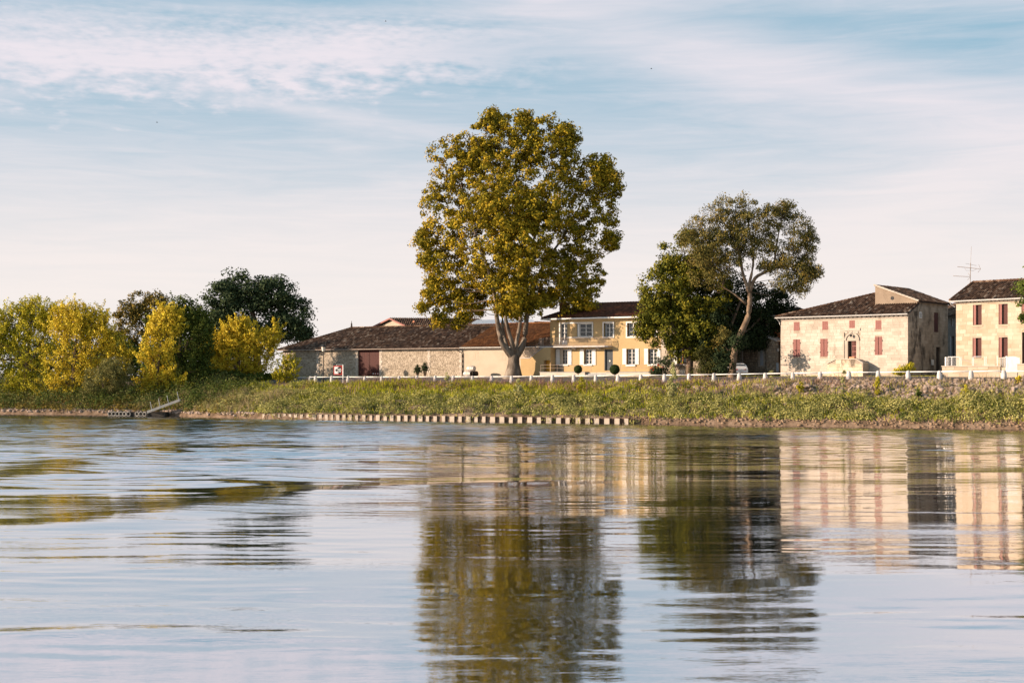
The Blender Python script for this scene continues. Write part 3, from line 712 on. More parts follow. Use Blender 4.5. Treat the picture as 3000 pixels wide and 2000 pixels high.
m = MB(); r_ = r5(F0, 347, 368, 737, 626); w2 = .17
m.box(F0, r_[0], r_[0] + w2, -.02, .07, r_[2], r_[3]).box(F0, r_[0] + w2, r_[1] - w2, -.02, .068, r_[3] - w2, r_[3])
r2_ = r5(F0, 440, 368, 737, 550); m.box(F0, r2_[1] - w2, r2_[1], -.02, .07, r2_[2], r2_[3]).box(F0, r2_[0], r2_[1] - w2, -.02, .068, r2_[2], r2_[2] + w2)
m.build('window_surround', M_['white'], yh)
for k, (sx0, sx1, sx2, sx3) in enumerate(((311, 355, 445, 490), (585, 632, 722, 768), (1075, 1120, 1219, 1263), (1324, 1370, 1468, 1512))):
    yo = 0 if k < 2 else -7
    o_ = opsL[k]; window(F0, yh, o_[0] + .1, *o_[1:], rows=4, b=-.22, rim=.08)
    for x0_, x1_ in ((sx0, sx1), (sx2, sx3)):
        r_ = r5(F0, x0_, 676 + yo, x1_, 859 + yo); boards(F0, yh, *r_, .03, .085, M_['white'], n=4, rails=(.15, .85))
    m = MB(); m.box(F0, o_[0] - .1, o_[1] + .12, -.2, .14, o_[2] - .2, o_[2]); m.build('sill', M_['white'], yh)
m = MB(); m.box(F0, opD[0] + .1, opD[1] - .02, -.24, -.16, opD[2], opD[3] - .05)
for j in range(4): a = opD[0] + .2 + j * .21; m.box(F0, a, a + .1, -.16, -.14, opD[2] + 1.1, opD[3] - .25)
m.box(F0, opD[0] + .35, opD[1] - .3, -.16, -.13, opD[2] + .2, opD[2] + .9)
dor = m.build('door', M_['doorgrey'], yh)
m = MB(); m.lathe(F0.W((opD[0] + opD[1]) / 2 + .1, -.13, opD[2] + 1.25), [(.12, 0), (.12, .05)], 8, axis=(F0.n[0], F0.n[1], 0)); m.build('door_knocker', M_['zinc'], dor)
m = MB(); m.box(F0, opD[0] - .02, opD[0] + .1, -.24, .03, opD[2], opD[3]); m.build('door_frame', M_['doorgrey'], yh)
# roof
ev = .75; zo = zEY - .02; aRr = F0.A(1990); zRY = F0.Z(1780, 889, -5.5)
h1 = F0.A(1716, -5.5)
S0 = slope(F0, yh, F0.W(aY - .9, ev, zo), F0.W(aR + .3, ev, zo), F0.W(h1, -5.5, zRY), F0.W(aR + .3, -5.5, zRY), M_['tile_brown'], seed=6)
S0.build('roof', M_['deck'], yh)
S0 = slope(F0, yh, F0.W(aY - .9, -DY - ev, zo), F0.W(aY - .9, ev, zo), F0.W(h1, -5.5, zRY), F0.W(h1, -5.5, zRY), M_['tile_brown'], seed=7); S0.build('hip_roof', M_['deck'], yh)
m = MB(); m.poly((F0.W(aY - .9, -DY - ev, zo), F0.W(aR, -DY - ev, zo), F0.W(aR, -5.5, zRY - .03), F0.W(h1, -5.5, zRY - .03))); m.build('rear_roof', M_['tile_brown'], yh)
m = MB(); ridge_tiles(m, F0.W(h1, -5.5, zRY + .05), F0.W(aR + .3, -5.5, zRY + .05)); ridge_tiles(m, F0.W(aY - .9, ev, zo + .05), F0.W(h1, -5.5, zRY + .05)); m.build('ridge_cap', M_['tile_brown'], yh)
m = MB(); m.box(F0, aY - .95, aR, ev, ev + .1, zo - .2, zo - .02).box(F0, aY - .95, aR, 0, ev, zo - .14, zo - .11).box(F0, aY - 1.0, aY - .9, -3, ev + .1, zo - .2, zo - .02); m.build('eaves_board', M_['white'], yh)
ch = F0.rect(1639, 889, 1655, 925, -2.5)
m = MB(); m.box(F0, ch[0], ch[1] + .25, -3.4, -2.5, ch[2] - .5, ch[3]).box(F0, ch[0] - .06, ch[1] + .31, -3.46, -2.44, ch[3], ch[3] + .12); m.build('chimney', M_['chimney'], yh)
m = MB(); m.lathe(F0.W(h1, -5.5, zRY), [(.14, 0), (.12, .3), (.18, .4), (.05, .55), (.1, .7), (.02, 1.1)], 8); m.build('finial', M_['darkoak'], yh)
# balcony + outside stair
BB = 1.25
sl = F0.rect(*c5(108, 640), *c5(905, 655), BB); zS = F0.Z(*c5(500, 640), BB); aS0 = F0.A(c5(112, 0)[0], BB); aS1 = F0.A(c5(905, 0)[0], BB)
bal = MB(); bal.box(F0, aS0, aS1 - .5, 0, BB, zS - .16, zS)
bal.prism([F0.W(a, b, zS - .16) for a, b in ((aS1 - .5, 0), (aS1 - .5, BB), (aS1 - .15, BB * .8), (aS1, BB * .3), (aS1, 0))], [F0.W(a, b, zS) for a, b in ((aS1 - .5, 0), (aS1 - .5, BB), (aS1 - .15, BB * .8), (aS1, BB * .3), (aS1, 0))])
for x in (230, 520, 800):
    a = F0.A(c5(x, 0)[0], .3)
    bal.prism([F0.W(a - .1, b, z) for b, z in ((0, zS - .16), (BB - .25, zS - .16), (BB - .3, zS - .28), (0, zS - .5))], [F0.W(a + .1, b, z) for b, z in ((0, zS - .16), (BB - .25, zS - .16), (BB - .3, zS - .28), (0, zS - .5))])
bo = bal.build('balcony', M_['conc'], yh)
m = MB(); zt = zS + 1.08; b_ = BB - .06
m.box(F0, aS0, aS1 - .5, b_ - .025, b_ + .025, zt - .04, zt).box(F0, aS0, aS1 - .5, b_ - .015, b_ + .015, zS + .12, zS + .16)
bars(m, F0, aS0, aS1 - .5, b_, zS, zt - .04, .15, .011)
arc = [(aS1 - .5, b_), (aS1 - .2, b_ * .82), (aS1 - .05, b_ * .4), (aS1 - .03, 0)]
for (p, q_), (p2, q2) in zip(arc[:-1], arc[1:]):
    m.tube((F0.W(p, q_, zt), F0.W(p2, q2, zt)), .025, 4); m.tube((F0.W(p, q_, zS + .14), F0.W(p2, q2, zS + .14)), .015, 4)
    for t_ in (0, .33, .66): a, b = p + (p2 - p) * t_, q_ + (q2 - q_) * t_; m.tube((F0.W(a, b, zS), F0.W(a + .05, b + .02, zS + .5), F0.W(a, b, zt)), .012, 4)
bars(m, F0, aS0, aS0 + .01, .15, zS, zt, .1, .012)
for b in np.arange(.1, b_, .15): m.box(F0, aS0 - .012, aS0 + .012, b - .012, b + .012, zS, zt)
m.box(F0, aS0 - .02, aS0 + .02, 0, b_, zt - .04, zt)
m.build('railing', M_['rustrail'], bo)
c2 = lambda x, y: (1400 + x / 5.227, 850 + y / 5.227)
aL0, zL = F0.pix(*c2(655, 1045), BB); aL1 = F0.A(c2(788, 0)[0], BB); aT = F0.A(c2(1000, 0)[0], BB)
zTop = zS - .16; yd = F0.rect(*c2(1008, 1070), *c2(1103, 1252), BB)
m = MB(); W = F0.W; aE = F0.A(1613, BB)
pts = [(aL0, gY - 1), (yd[0], gY - 1), (yd[0], yd[3]), (yd[1] - .02, yd[3]), (yd[1] - .02, gY - 1), (aE, gY - 1), (aE, zTop), (aT, zTop), (aL1, zL), (aL0, zL)]
def two(prs, b0, b1): m.poly([W(a, b1, z) for a, z in prs]); return m
two([(aL0, gY - 1), (yd[0], gY - 1), (yd[0], zL), (aL0, zL)], 0, BB); two([(yd[0], yd[3]), (yd[1], yd[3]), (yd[1], zTop), (aT, zTop), (yd[0], min(zTop, zL + (zTop - zL) * (yd[0] - aL1) / (aT - aL1)))], 0, BB)
two([(yd[0], yd[3]), (yd[0], min(zTop, zL + (zTop - zL) * (yd[0] - aL1) / (aT - aL1))), (aL1, zL), (yd[0], zL)], 0, BB)
two([(yd[1], gY - 1), (aE, gY - 1), (aE, zTop), (yd[1], zTop)], 0, BB)
m.poly((W(aL0, BB, gY - 1), W(aL0, 0, gY - 1), W(aL0, 0, zL), W(aL0, BB, zL))); m.poly((W(aE, BB, gY - 1), W(aE, 0, gY - 1), W(aE, 0, zTop), W(aE, BB, zTop)))
m.poly((W(yd[0], BB, gY - 1), W(yd[0], BB - .6, gY - 1), W(yd[0], BB - .6, yd[3]), W(yd[0], BB, yd[3]))); m.poly((W(yd[0], BB, yd[3]), W(yd[0], .65, yd[3]), W(yd[1], .65, yd[3]), W(yd[1], BB, yd[3])))
m.build('stair_wall', M_['yellow'], yh)
m = MB(); m.box(F0, aL0 - .08, aL1, -.0, BB + .05, zL, zL + .07); m.prism([F0.W(aL1, BB - .2, zL), F0.W(aL1, BB + .05, zL), F0.W(aT, BB + .05, zTop), F0.W(aT, BB - .2, zTop)], [F0.W(aL1, BB - .2, zL + .07), F0.W(aL1, BB + .05, zL + .07), F0.W(aT, BB + .05, zTop + .07), F0.W(aT, BB - .2, zTop + .07)])
nst = 10
for i in range(nst):
    a = aL1 + (aT - aL1) * i / nst; z = zL + (zTop + .16 - zL) * (i + 1) / nst
    m.box(F0, a, a + (aT - aL1) / nst + .02, 0, BB - .22, z - .24, z - .05)
m.build('stair', M_['conc'], yh)
m = MB(); h_ = 1.0
m.box(F0, aL0, aL1, b_ - .02, b_ + .02, zL + h_, zL + h_ + .04); bars(m, F0, aL0, aL1, b_, zL, zL + h_, .15, .011)
m.tube((W(aL1, b_, zL + h_), W(aT, b_, zS + h_)), .022, 4); m.tube((W(aL1, b_, zL + .2), W(aT, b_, zS + .2)), .016, 4); m.box(F0, aT, aS0 + .3, b_ - .02, b_ + .02, zS + h_, zS + h_ + .04)
for i in range(14): t_ = i / 13; a = aL1 + (aT - aL1) * t_; z = zL + (zS - zL) * t_; m.box(F0, a - .011, a + .011, b_ - .011, b_ + .011, z, z + h_)
m.build('stair_railing', M_['rustrail'], yh)
m = MB(); m.box(F0, yd[0] + .02, (yd[0] + yd[1]) / 2 + .1, .55, .62, gY - .3, yd[3]); m.build('cellar_door', M_['yellow_trim'], yh)
m = MB(); m.box(F0, (yd[0] + yd[1]) / 2 + .1, yd[1], .5, .58, gY - .3, yd[3]); m.build('cellar_passage', M_['wood'], yh)
# terrace
TB = 2.4
ta0, tz = F0.pix(*c5(125, 942), TB); ta1 = F0.A(c5(1395, 0)[0], TB)
ts0 = F0.A(c5(640, 0)[0], TB); ts1 = F0.A(c5(885, 0)[0], TB)
m = MB(); m.box(F0, ta0, ts0, 1.3, TB, gY - 1, tz).box(F0, ts0, ts1, 1.3, TB - .6, gY - 1, tz - .02).box(F0, ts1, ta1, 1.3, TB, gY - 1, tz).box(F0, aY + .02, ta1, .0, 1.3, gY - 1, tz - .004)
m.build('terrace', M_['ashlar'], yh)
m = MB(); m.box(F0, ta0 - .06, ts0 + .05, 1.2, TB + .06, tz + .002, tz + .07).box(F0, ts1 - .05, ta1 + .05, 1.2, TB + .06, tz + .002, tz + .07)
for k in range(3): m.box(F0, ts0 + .05, ts1 - .05, TB - .6 + k * .28, TB - .32 + k * .28, gY - .6, tz - .16 * (k + 1))
m.build('terrace_coping', M_['greyconc'], yh)
m = MB()
for x0_, x1_ in ((130, 708), (1045, 1388)):
    a0, a1 = F0.A(c5(x0_, 0)[0], TB), F0.A(c5(x1_, 0)[0], TB)
    for hh_ in (.98, .55): m.box(F0, a0, a1, TB - .1, TB - .065, tz + hh_ - .02, tz + hh_ + .012)
    for a in np.linspace(a0, a1, max(3, int((a1 - a0) / 1.6))): m.box(F0, a - .018, a + .018, TB - .1, TB - .07, tz + .05, tz + .98)
m.build('terrace_railing', M_['rustrail'], yh)

# --- rubble house behind the trees (with balcony) and its recessed neighbour
c7 = lambda x, y: (1900 + x / 10.456, 960 + y / 10.456)
an = thing('rubble_cottage', 'rubble stone house with small balcony, half hidden behind the dark round tree', 'house', F0.W(aR + .02, 0, gY))
aN1 = F0.A(2112); zEN = F0.Z(2000, 930); wn = F0.rect(*c7(880, 610), *c7(1178, 1108)); bw = F0.rect(*c7(470, 250), *c7(640, 505))
g2 = F0.ground(aR + 3)
F0b = Fr(F0.W(0, .02, 0), F0.W(F0.L, .02, 0))
m = MB(); wall(m, F0, aR + .02, aN1, g2 - 1, zEN, [wn], .3); shell(m, F0, aR + .02, aN1, 10, g2 - 1, zEN); m.build('wall', M_['mortar'], an)
shz = F0.rect(*c7(722, 615), *c7(878, 1108))
rubble(F0, an, aR + .75, aN1, g2 - .3, zEN - .1, [wn, shz], M_['rubble'], seed=9, h=.36, wd=.5, proud=.06)
ashlar(F0, an, [(aR + .04, aR + .6 + (.2 if k % 2 else 0), g2 - .3 + k * .4, g2 + .1 + k * .4) for k in range(18)], M_['ashlar'], proud=.07, name='quoin_stone')
window(F0, an, *wn, rows=1, b=-.2, fm='wood', rim=.12)
boards(F0, an, *shz, .03, .09, M_['white'], n=4)
m = MB(); m.box(F0, shz[0], wn[1] + .1, -.2, .2, wn[2] - .16, wn[2]); m.build('sill', M_['conc'], an)
vt = F0.rect(*c7(960, 1290), *c7(1120, 1400)); m = MB(); m.box(F0, vt[0], vt[1], -.02, .09, vt[2], vt[3]); vo = m.build('vent', M_['white'], an)
m = MB(); m.box(F0, vt[0] + .35, vt[1] - .4, .09, .095, vt[2], vt[2] + .25); m.build('vent_hole', M_['black'], vo)
bl = F0.rect(*c7(370, 505), *c7(865, 545), 1.1); aq0, aq1 = F0.A(c7(385, 0)[0], 1.1), F0.A(c7(880, 0)[0], 1.1); zq = bl[3]
m = MB(); m.box(F0, aq0, aq1, .08, 1.1, zq - .17, zq); bo = m.build('balcony', M_['conc'], an)
m = MB(); m.box(F0, aq0, aq1, 1.0, 1.04, zq + .85, zq + .9); bars(m, F0, aq0, aq1, 1.02, zq, zq + .86, .11, .014); m.build('railing', M_['black'], bo)
zRN = zEN + 2.4
S0 = slope(F0, an, F0.W(aR + .3, .5, zEN - .05), F0.W(aN1 + .5, .5, zEN - .05), F0.W(aR + .3, -5, zRN), F0.W(aN1 - 3.5, -5, zRN), M_['tile_brown'], seed=8); S0.build('roof', M_['deck'], an)
S0 = slope(F0, an, F0.W(aN1 + .5, .5, zEN - .05), F0.W(aN1 + .5, -10.5, zEN - .05), F0.W(aN1 - 3.5, -5, zRN), F0.W(aN1 - 3.5, -5, zRN), M_['tile_brown'], seed=8); S0.build('hip_roof', M_['deck'], an)
m = MB(); m.poly((F0.W(aR + .3, -10.5, zEN - .05), F0.W(aN1 + .5, -10.5, zEN - .05), F0.W(aN1 - 3.5, -5, zRN), F0.W(aR + .3, -5, zRN))); m.build('rear_roof', M_['tile_brown'], an)

F4 = Fr(P(2150, 0, 182), P(2292, 0, 175))
c3 = lambda x, y: (2100 + x / 11.2, 1020 + y / 11.2)
rh = thing('grey_rubble_house', 'shaded rubble house with pale blue shutter behind the parked white car', 'house', F4.W(0, 0, 5.2))
g4 = F4.ground(3); aD = F4.A(2253); zE4 = F4.Z(2220, 926)
op4 = [F4.rect(*c3(1410, 35), *c3(1540, 560)), F4.rect(2225, 972, 2238, 990)]
m = MB(); wall(m, F4, 0, aD, g4 - 1, zE4, op4, .2); shell(m, F4, 0, aD, 9, g4 - 1, zE4); m.build('wall', M_['darkmortar'], rh)
a6 = F4.A(2172); s4 = [(o_[0] - .35, o_[1] + .35, o_[2] - .2, o_[3] + .3) for o_ in op4]
rubble(F4, rh, a6 + .35, aD - .3, g4 - .3, zE4 - .1, s4, M_['rubble_dark'], seed=12, h=.3, wd=.4, proud=.06)
qs = []
for k in range(20):
    ex = .22 if k % 2 else 0; z = g4 - .2 + k * .38
    qs += [(a6 - .55 - ex, a6 + .3, z, z + .38), (aD - .3 - ex * .5, aD, z, z + .38)]
for o_ in op4:
    for k in range(int((o_[3] - o_[2]) / .36)):
        ex = .12 if k % 2 else 0; z = o_[2] + k * .36; qs += [(o_[0] - .22 - ex, o_[0], z, z + .36), (o_[1], o_[1] + .22 + ex, z, z + .36)]
    qs += [(o_[0] - .3, o_[1] + .3, o_[3], o_[3] + .28), (o_[0] - .3, o_[1] + .3, o_[2] - .18, o_[2])]
qs = [q_ for q_ in qs if q_[3] < zE4]
ashlar(F4, rh, qs, M_['ashlar'], proud=.07, name='quoin_stone')
boards(F4, rh, *op4[0], -.14, -.08, M_['shutblue'], n=5); window(F4, rh, *op4[1], rows=2, b=-.12)
m = MB(); m.tube((F4.W(-.4, .55, zE4 - .05), F4.W(aD + 1.8, .55, zE4 - .1)), .09, 6); m.build('gutter', M_['zinc'], rh)
m = MB(); m.tube((F4.W(aD + .05, .1, zE4 - .3), F4.W(aD + .05, .1, g4 - .3)), .06, 6); m.tube((F4.W(a6 + .33, .1, zE4 - .3), F4.W(a6 + .33, .1, g4 - .3)), .045, 6); m.build('downpipe', M_['zinc'], rh)
zR4 = F4.Z(2300, 903, -5); aE4 = F4.A(2345, -5)
S0 = slope(F4, rh, F4.W(-.5, .5, zE4 - .02), F4.W(aE4, .5, zE4 - .02), F4.W(2.5, -5, zR4), F4.W(aE4, -5, zR4), M_['tile_dark'], seed=13); S0.build('roof', M_['deck'], rh)
m = MB(); m.poly((F4.W(-.5, -10, zE4), F4.W(aE4, -10, zE4), F4.W(aE4, -5, zR4 - .03), F4.W(2.5, -5, zR4 - .03))); m.poly((F4.W(-.5, -10, zE4), F4.W(-.5, .5, zE4), F4.W(2.5, -5, zR4 - .03))); m.build('rear_roof', M_['tile_dark'], rh)

ob_ = thing('rubble_outbuilding', 'low rubble outbuilding with sloping roof edge wedged against the cream stone house', 'building', F4.W(aD + .05, 0, g4))
aO1 = F4.A(2291); z1 = F4.Z(2256, 983, .6); z2 = F4.Z(2286, 1000, .6); op5 = [F4.rect(*c3(1965, 0), *c3(2035, 95), .6), F4.rect(*c3(1935, 470), *c3(2035, 770), .6)]
Fo = Fr(F4.W(0, .6, 0), F4.W(5, .6, 0)); W = Fo.W
lo = min(z1, z2)
m = MB(); wall(m, Fo, aD + .1, aO1, g4 - 1, lo - .02, op5, .2); m.poly((W(aD + .1, 0, lo - .02), W(aO1, 0, lo - .02), W(aO1, 0, z2), W(aD + .1, 0, z1)))
m.poly((W(aD + .1, 0, g4 - 1), W(aD + .1, -.6, g4 - 1), W(aD + .1, -.6, z1), W(aD + .1, 0, z1))); m.build('wall', M_['darkmortar'], ob_)
rubble(Fo, ob_, aD + .15, aO1, g4 - .3, z1, op5, M_['rubble_dark'], seed=14, h=.3, wd=.4, proud=.05, topf=lambda a: z1 + (z2 - z1) * (a - aD) / (aO1 - aD) - .05)
m = MB(); m.prism([W(aD - .1, -3, z1), W(aD - .1, .35, z1), W(aO1 + .1, .35, z2), W(aO1 + .1, -3, z2)], [W(aD - .1, -3, z1 + .13), W(aD - .1, .35, z1 + .13), W(aO1 + .1, .35, z2 + .13), W(aO1 + .1, -3, z2 + .13)]); m.build('roof', M_['zinc'], ob_)
boards(Fo, ob_, *op5[1], -.12, -.07, M_['shutblue'], n=3, name='door'); window(Fo, ob_, *op5[0], rows=1, b=-.1)
m = MB(); zb_ = Fo.Z(2270, 955, -1.4); m.box(Fo, aD + .15, aO1 + 1.5, -1.6, -1.4, z2 - .3, zb_); m.build('brick_gable', M_['brick'], ob_)

# ------------------------------------------------------------------ cream stone house with faded red shutters
F1 = Fr(P(2287, 0, 171.5), P(2660, 0, 161.2)); g1 = F1.ground(8)
def c7b(x, y): return 2200 + x / 3.266, 800 + y / 3.266
def r7(x0, y0, x1, y1, b=0.0): return F1.rect(*c7b(x0, y0), *c7b(x1, y1), b)
sh = thing('cream_stone_house', 'cream limestone house with closed faded red shutters and arched doorway', 'house', F1.W(0, 0, g1))
zE1 = F1.Z(*c7b(900, 412)); W1 = F1.L
smalls = [r7(411, 468, 466, 549), r7(683, 461, 738, 541), r7(941, 452, 995, 531), r7(1192, 453, 1248, 537)]
bigs = [r7(405, 634, 472, 801), r7(664, 628, 735, 797), r7(1186, 608, 1257, 782)]
dr1 = r7(928, 648, 1009, 822)
m = MB(); wall(m, F1, 0, W1, g1 - 1, zE1, smalls + bigs + [dr1], .3); m.poly((F1.W(0, -12, g1 - 1), F1.W(0, 0, g1 - 1), F1.W(0, 0, zE1), F1.W(0, -12, zE1))); m.poly((F1.W(W1 - .5, -12, g1 - 1), F1.W(0, -12, g1 - 1), F1.W(0, -12, zE1), F1.W(W1 - .5, -12, zE1))); m.build('wall', M_['ashlar_joint'], sh)
zA = dr1[3] + .05
arch = r7(897, 565, 1041, 822)
ac = (dr1[0] + dr1[1]) / 2; ar = (arch[1] - arch[0]) / 2
ops1 = smalls + bigs + [(arch[0], arch[1], g1 - 1, arch[3])]
ashlar(F1, sh, courses(0, W1, g1 - .6, zE1 - .35, .32, .72, 21, .5, ops1), M_['ashlar'], proud=.012, gap=.007, jitter=.004)
# arched surround
m = MB(); N_ = 14; r0_, r1_ = ar * .78, ar
zs_ = arch[3] - ar
m.box(F1, arch[0], dr1[0], -.02, .05, g1 - .3, zs_).box(F1, dr1[1], arch[1], -.02, .05, g1 - .3, zs_)
for i in range(N_):
    t0, t1 = math.pi * i / N_, math.pi * (i + 1) / N_
    c_ = [(ac + r_ * math.cos(t), zs_ + r_ * math.sin(t)) for r_, t in ((r0_, t0), (r1_, t0), (r1_, t1), (r0_, t1))]
    m.prism([F1.W(a, -.02, z) for a, z in c_], [F1.W(a, .14, z) for a, z in c_])
m.prism([F1.W(ac + r0_ * math.cos(math.pi * i / N_), -.02, zs_ + r0_ * math.sin(math.pi * i / N_)) for i in range(N_ + 1)], [F1.W(ac + r0_ * math.cos(math.pi * i / N_), .035, zs_ + r0_ * math.sin(math.pi * i / N_)) for i in range(N_ + 1)])
m.box(F1, dr1[0], dr1[1], -.02, .034, dr1[3], zs_ + .001) if zs_ > dr1[3] else None
m.build('door_arch', M_['ashlar'], sh)
m = MB(); zt1 = arch[3] + .06; m.box(F1, arch[0] - .02, arch[1] + .08, -.02, .1, zt1 + .12, zt1 + .42)
for a in (arch[0] + .06, arch[0] + .62, arch[1] - .55): m.box(F1, a, a + .35, -.02, .07, zt1 - .2, zt1 + .06)
m.box(F1, arch[0] - .12, arch[0] - .02, -.02, .12, g1, arch[3]); m.build('lintel', M_['ashlar'], sh)
m = MB(); m.tube((F1.W(ac, .03, arch[3] - .1), F1.W(ac, .3, arch[3] - .05), F1.W(ac, .34, arch[3] - .25)), .03, 6); m.lathe(F1.W(ac, .34, arch[3] - .55), [(.08, 0), (.13, .1), (.14, .24), (.03, .34)], 8); m.build('wall_lantern', M_['black'], sh)
for r_ in smalls: boards(F1, sh, *r_, -.03, .03, M_['pinkred'], n=5, gap=.02)
for r_ in bigs:
    a_ = (r_[0] + r_[1]) / 2
    for x, y in ((r_[0], a_ - .03), (a_ + .03, r_[1])): s_o = boards(F1, sh, x, y, r_[2], r_[3], -.02, .03, M_['pinkred'], n=4, gap=.02)
    m = MB()
    for z in (r_[2] + .45, r_[3] - .5): m.box(F1, r_[0] - .06, r_[0] + .02, .03, .06, z, z + .12).box(F1, r_[1] - .02, r_[1] + .06, .03, .06, z, z + .12)
    m.build('hinge', M_['black'], s_o)
m = MB(); m.box(F1, dr1[0], dr1[0] + .12, -.26, -.02, dr1[2], dr1[3]).box(F1, dr1[0], dr1[1], -.28, -.24, dr1[2], dr1[3]); dj = m.build('door', M_['darkoak'], sh)
m = MB(); a0 = dr1[0] + (dr1[1] - dr1[0]) * .45
for i in range(4): a = a0 + (dr1[1] - .08 - a0) * i / 3; m.box(F1, a - .03, a + .03, -.2, -.14, dr1[2] + .15, dr1[3] - .05)
for f_ in (.15, .42, .72): z = dr1[2] + (dr1[3] - dr1[2]) * f_; m.box(F1, a0, dr1[1] - .05, -.21, -.15, z - .05, z + .05)
m.build('door_grille', M_['pinkred'], dj)
# cornice: frieze, dentil beads, gutter
m = MB(); m.box(F1, -.05, W1 + .05, 0, .1, zE1 - .32, zE1 - .22).box(F1, -.1, W1 + .1, .0, .2, zE1 - .08, zE1 + .02)
for a in np.arange(.15, W1, .56): m.box(F1, a, a + .3, 0, .2, zE1 - .22, zE1 - .08)
m.build('cornice', M_['ashlar'], sh)
m = MB(); m.tube((F1.W(-.5, .58, zE1 + .0), F1.W(W1 + .2, .58, zE1 + .03)), .075, 6); m.tube((F1.W(-.3, .55, zE1 - .02), F1.W(-.1, .12, zE1 - .5), F1.W(-.05, .1, zE1 - .8)), .05, 6); m.build('gutter', M_['zinc'], sh)
zo1 = zE1 + .08; sl1 = .42; apex = 9.4; DP = 6.2; zR1 = F1.Z(2562, 861, -DP)
sl1 = (zR1 - zo1) / (DP + .5)
aRq = Fr(F1.W(0, -2.5, 0), F1.W(W1, -2.5, 0)).A(2564); zq_ = zo1 + sl1 * 3.1
S0 = slope(F1, sh, F1.W(-.5, .5, zo1), F1.W(aRq + .05, .5, zo1), F1.W(apex, -DP, zR1), F1.W(aRq + .05, -DP, zR1), M_['tile_dark'], seed=21, wd=.28); S0.build('roof', M_['deck'], sh)
S0 = slope(F1, sh, F1.W(aRq + .05, .5, zo1), F1.W(W1 + .25, .5, zo1), F1.W(aRq + .05, -2.6, zq_), F1.W(W1 + .25, -2.6, zq_), M_['tile_dark'], seed=24, wd=.28); S0.build('roof', M_['deck'], sh)
S0 = slope(F1, sh, F1.W(-.5, -2 * DP - .5, zo1), F1.W(-.5, .5, zo1), F1.W(apex, -DP, zR1), F1.W(apex, -DP, zR1), M_['tile_dark'], seed=22, wd=.28); S0.build('hip_roof', M_['deck'], sh)
m = MB(); ridge_tiles(m, F1.W(-.5, .5, zo1 + .06), F1.W(apex, -DP, zR1 + .08), .16); ridge_tiles(m, F1.W(apex, -DP, zR1 + .08), F1.W(aRq, -DP, zR1 + .08), .16); m.build('ridge_cap', M_['tile_dark'], sh)
m = MB(); m.poly((F1.W(-.5, -2 * DP - .5, zo1), F1.W(aRq + .1, -2 * DP - .5, zo1), F1.W(aRq + .1, -DP, zR1 - .03), F1.W(apex, -DP, zR1 - .03))); m.build('rear_roof', M_['tile_dark'], sh)
# side wall frame (facing right)
FS = Fr(F1.W(W1, 0, 0), F1.W(W1, -12, 0))
SB = 2.5
FR = Fr(F1.W(0, -SB, 0), F1.W(W1, -SB, 0)); aR0 = FR.A(2564); zr0 = FR.Z(2564, 838); zr1 = FR.Z(2685, 884.5)
zroof = zo1 + sl1 * (SB + .5)
zr1 = max(zr1, zroof + .25)
c8 = lambda x, y: (2600 + x / 2.7027, 700 + y / 2.7027)
aFe = FS.A(2777); gS = g1
opS = [FS.rect(*c8(368, 583), *c8(401, 737)), FS.rect(*c8(385, 855), *c8(418, 1036))]
opS[1] = (opS[1][0], opS[1][1], gS - .2, opS[1][3])
m = MB(); wall(m, FS, 0.002, aFe, gS - 1, zr1, opS, .3, b=.0)
m2 = MB()
m.v = []; m.f = []
wall(m, FS, SB, aFe, gS - 1, zr1, opS, .3, b=.0)
m.poly((FS.W(0, 0, gS - 1), FS.W(SB, 0, gS - 1), FS.W(SB, 0, zroof), FS.W(0, 0, zo1 - .06)))
m.poly((FS.W(aFe, 0, gS - 1), FS.W(aFe, -8, gS - 1), FS.W(aFe, -8, zr1), FS.W(aFe, 0, zr1)))
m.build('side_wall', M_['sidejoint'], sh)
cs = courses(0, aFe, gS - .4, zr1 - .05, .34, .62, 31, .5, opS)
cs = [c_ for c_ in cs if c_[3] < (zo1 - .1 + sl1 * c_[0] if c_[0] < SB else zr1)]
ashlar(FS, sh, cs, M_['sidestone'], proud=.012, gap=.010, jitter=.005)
boards(FS, sh, *opS[0], -.08, -.02, M_['maroon'], n=4); m = MB(); m.box(FS, *opS[1][:2], -.28, -.2, *opS[1][2:]); m.build('side_door', M_['darkoak'], sh)
sw = FS.rect(*c8(249, 577), *c8(270, 627)); m = MB(); m.box(FS, sw[0], sw[1], -.02, .07, sw[2], sw[3]); wo_ = m.build('side_window', M_['white'], sh)
m = MB(); m.box(FS, sw[0] + .1, sw[1] - .1, .07, .075, sw[2] + .1, sw[3] - .1); m.build('pane', M_['glass'], wo_)
mb_ = FS.rect(*c8(348, 955), *c8(362, 997)); m = MB(); m.box(FS, mb_[0], mb_[1], -.02, .1, mb_[2], mb_[3]); m.build('letter_box', M_['white'], sh)
# raised rear block with sloping gable
m = MB(); W = FR.W
m.poly((W(aR0, 0, zroof - .6), W(W1, 0, zroof - .6), W(W1, 0, zr1), W(aR0 + .9, 0, zr0 - .1), W(aR0, 0, zr0)))
m.poly((W(aR0, 0, zroof - .6), W(aR0, -8, zroof - .6), W(aR0, -8, zr0), W(aR0, 0, zr0)))
rb = m.build('raised_gable', M_['gablerender'], sh)
oc = FR.pix(*c7b(1353, 239)); m = MB(); m.lathe(W(oc[0], .0, oc[1]), [(.22, 0), (.22, .02)], 12, axis=(FR.n[0], FR.n[1], 0)); m.build('round_vent', M_['black'], rb)
S0 = slope(FR, sh, W(W1 + .3, .12, zr1), W(W1 + .3, -9.5, zr1), W(aR0 - .05, .12, zr0 + .1), W(aR0 - .05, -9.5, zr0 + .1), M_['tile_dark'], seed=23, wd=.28); S0.build('gable_roof', M_['deck'], sh)
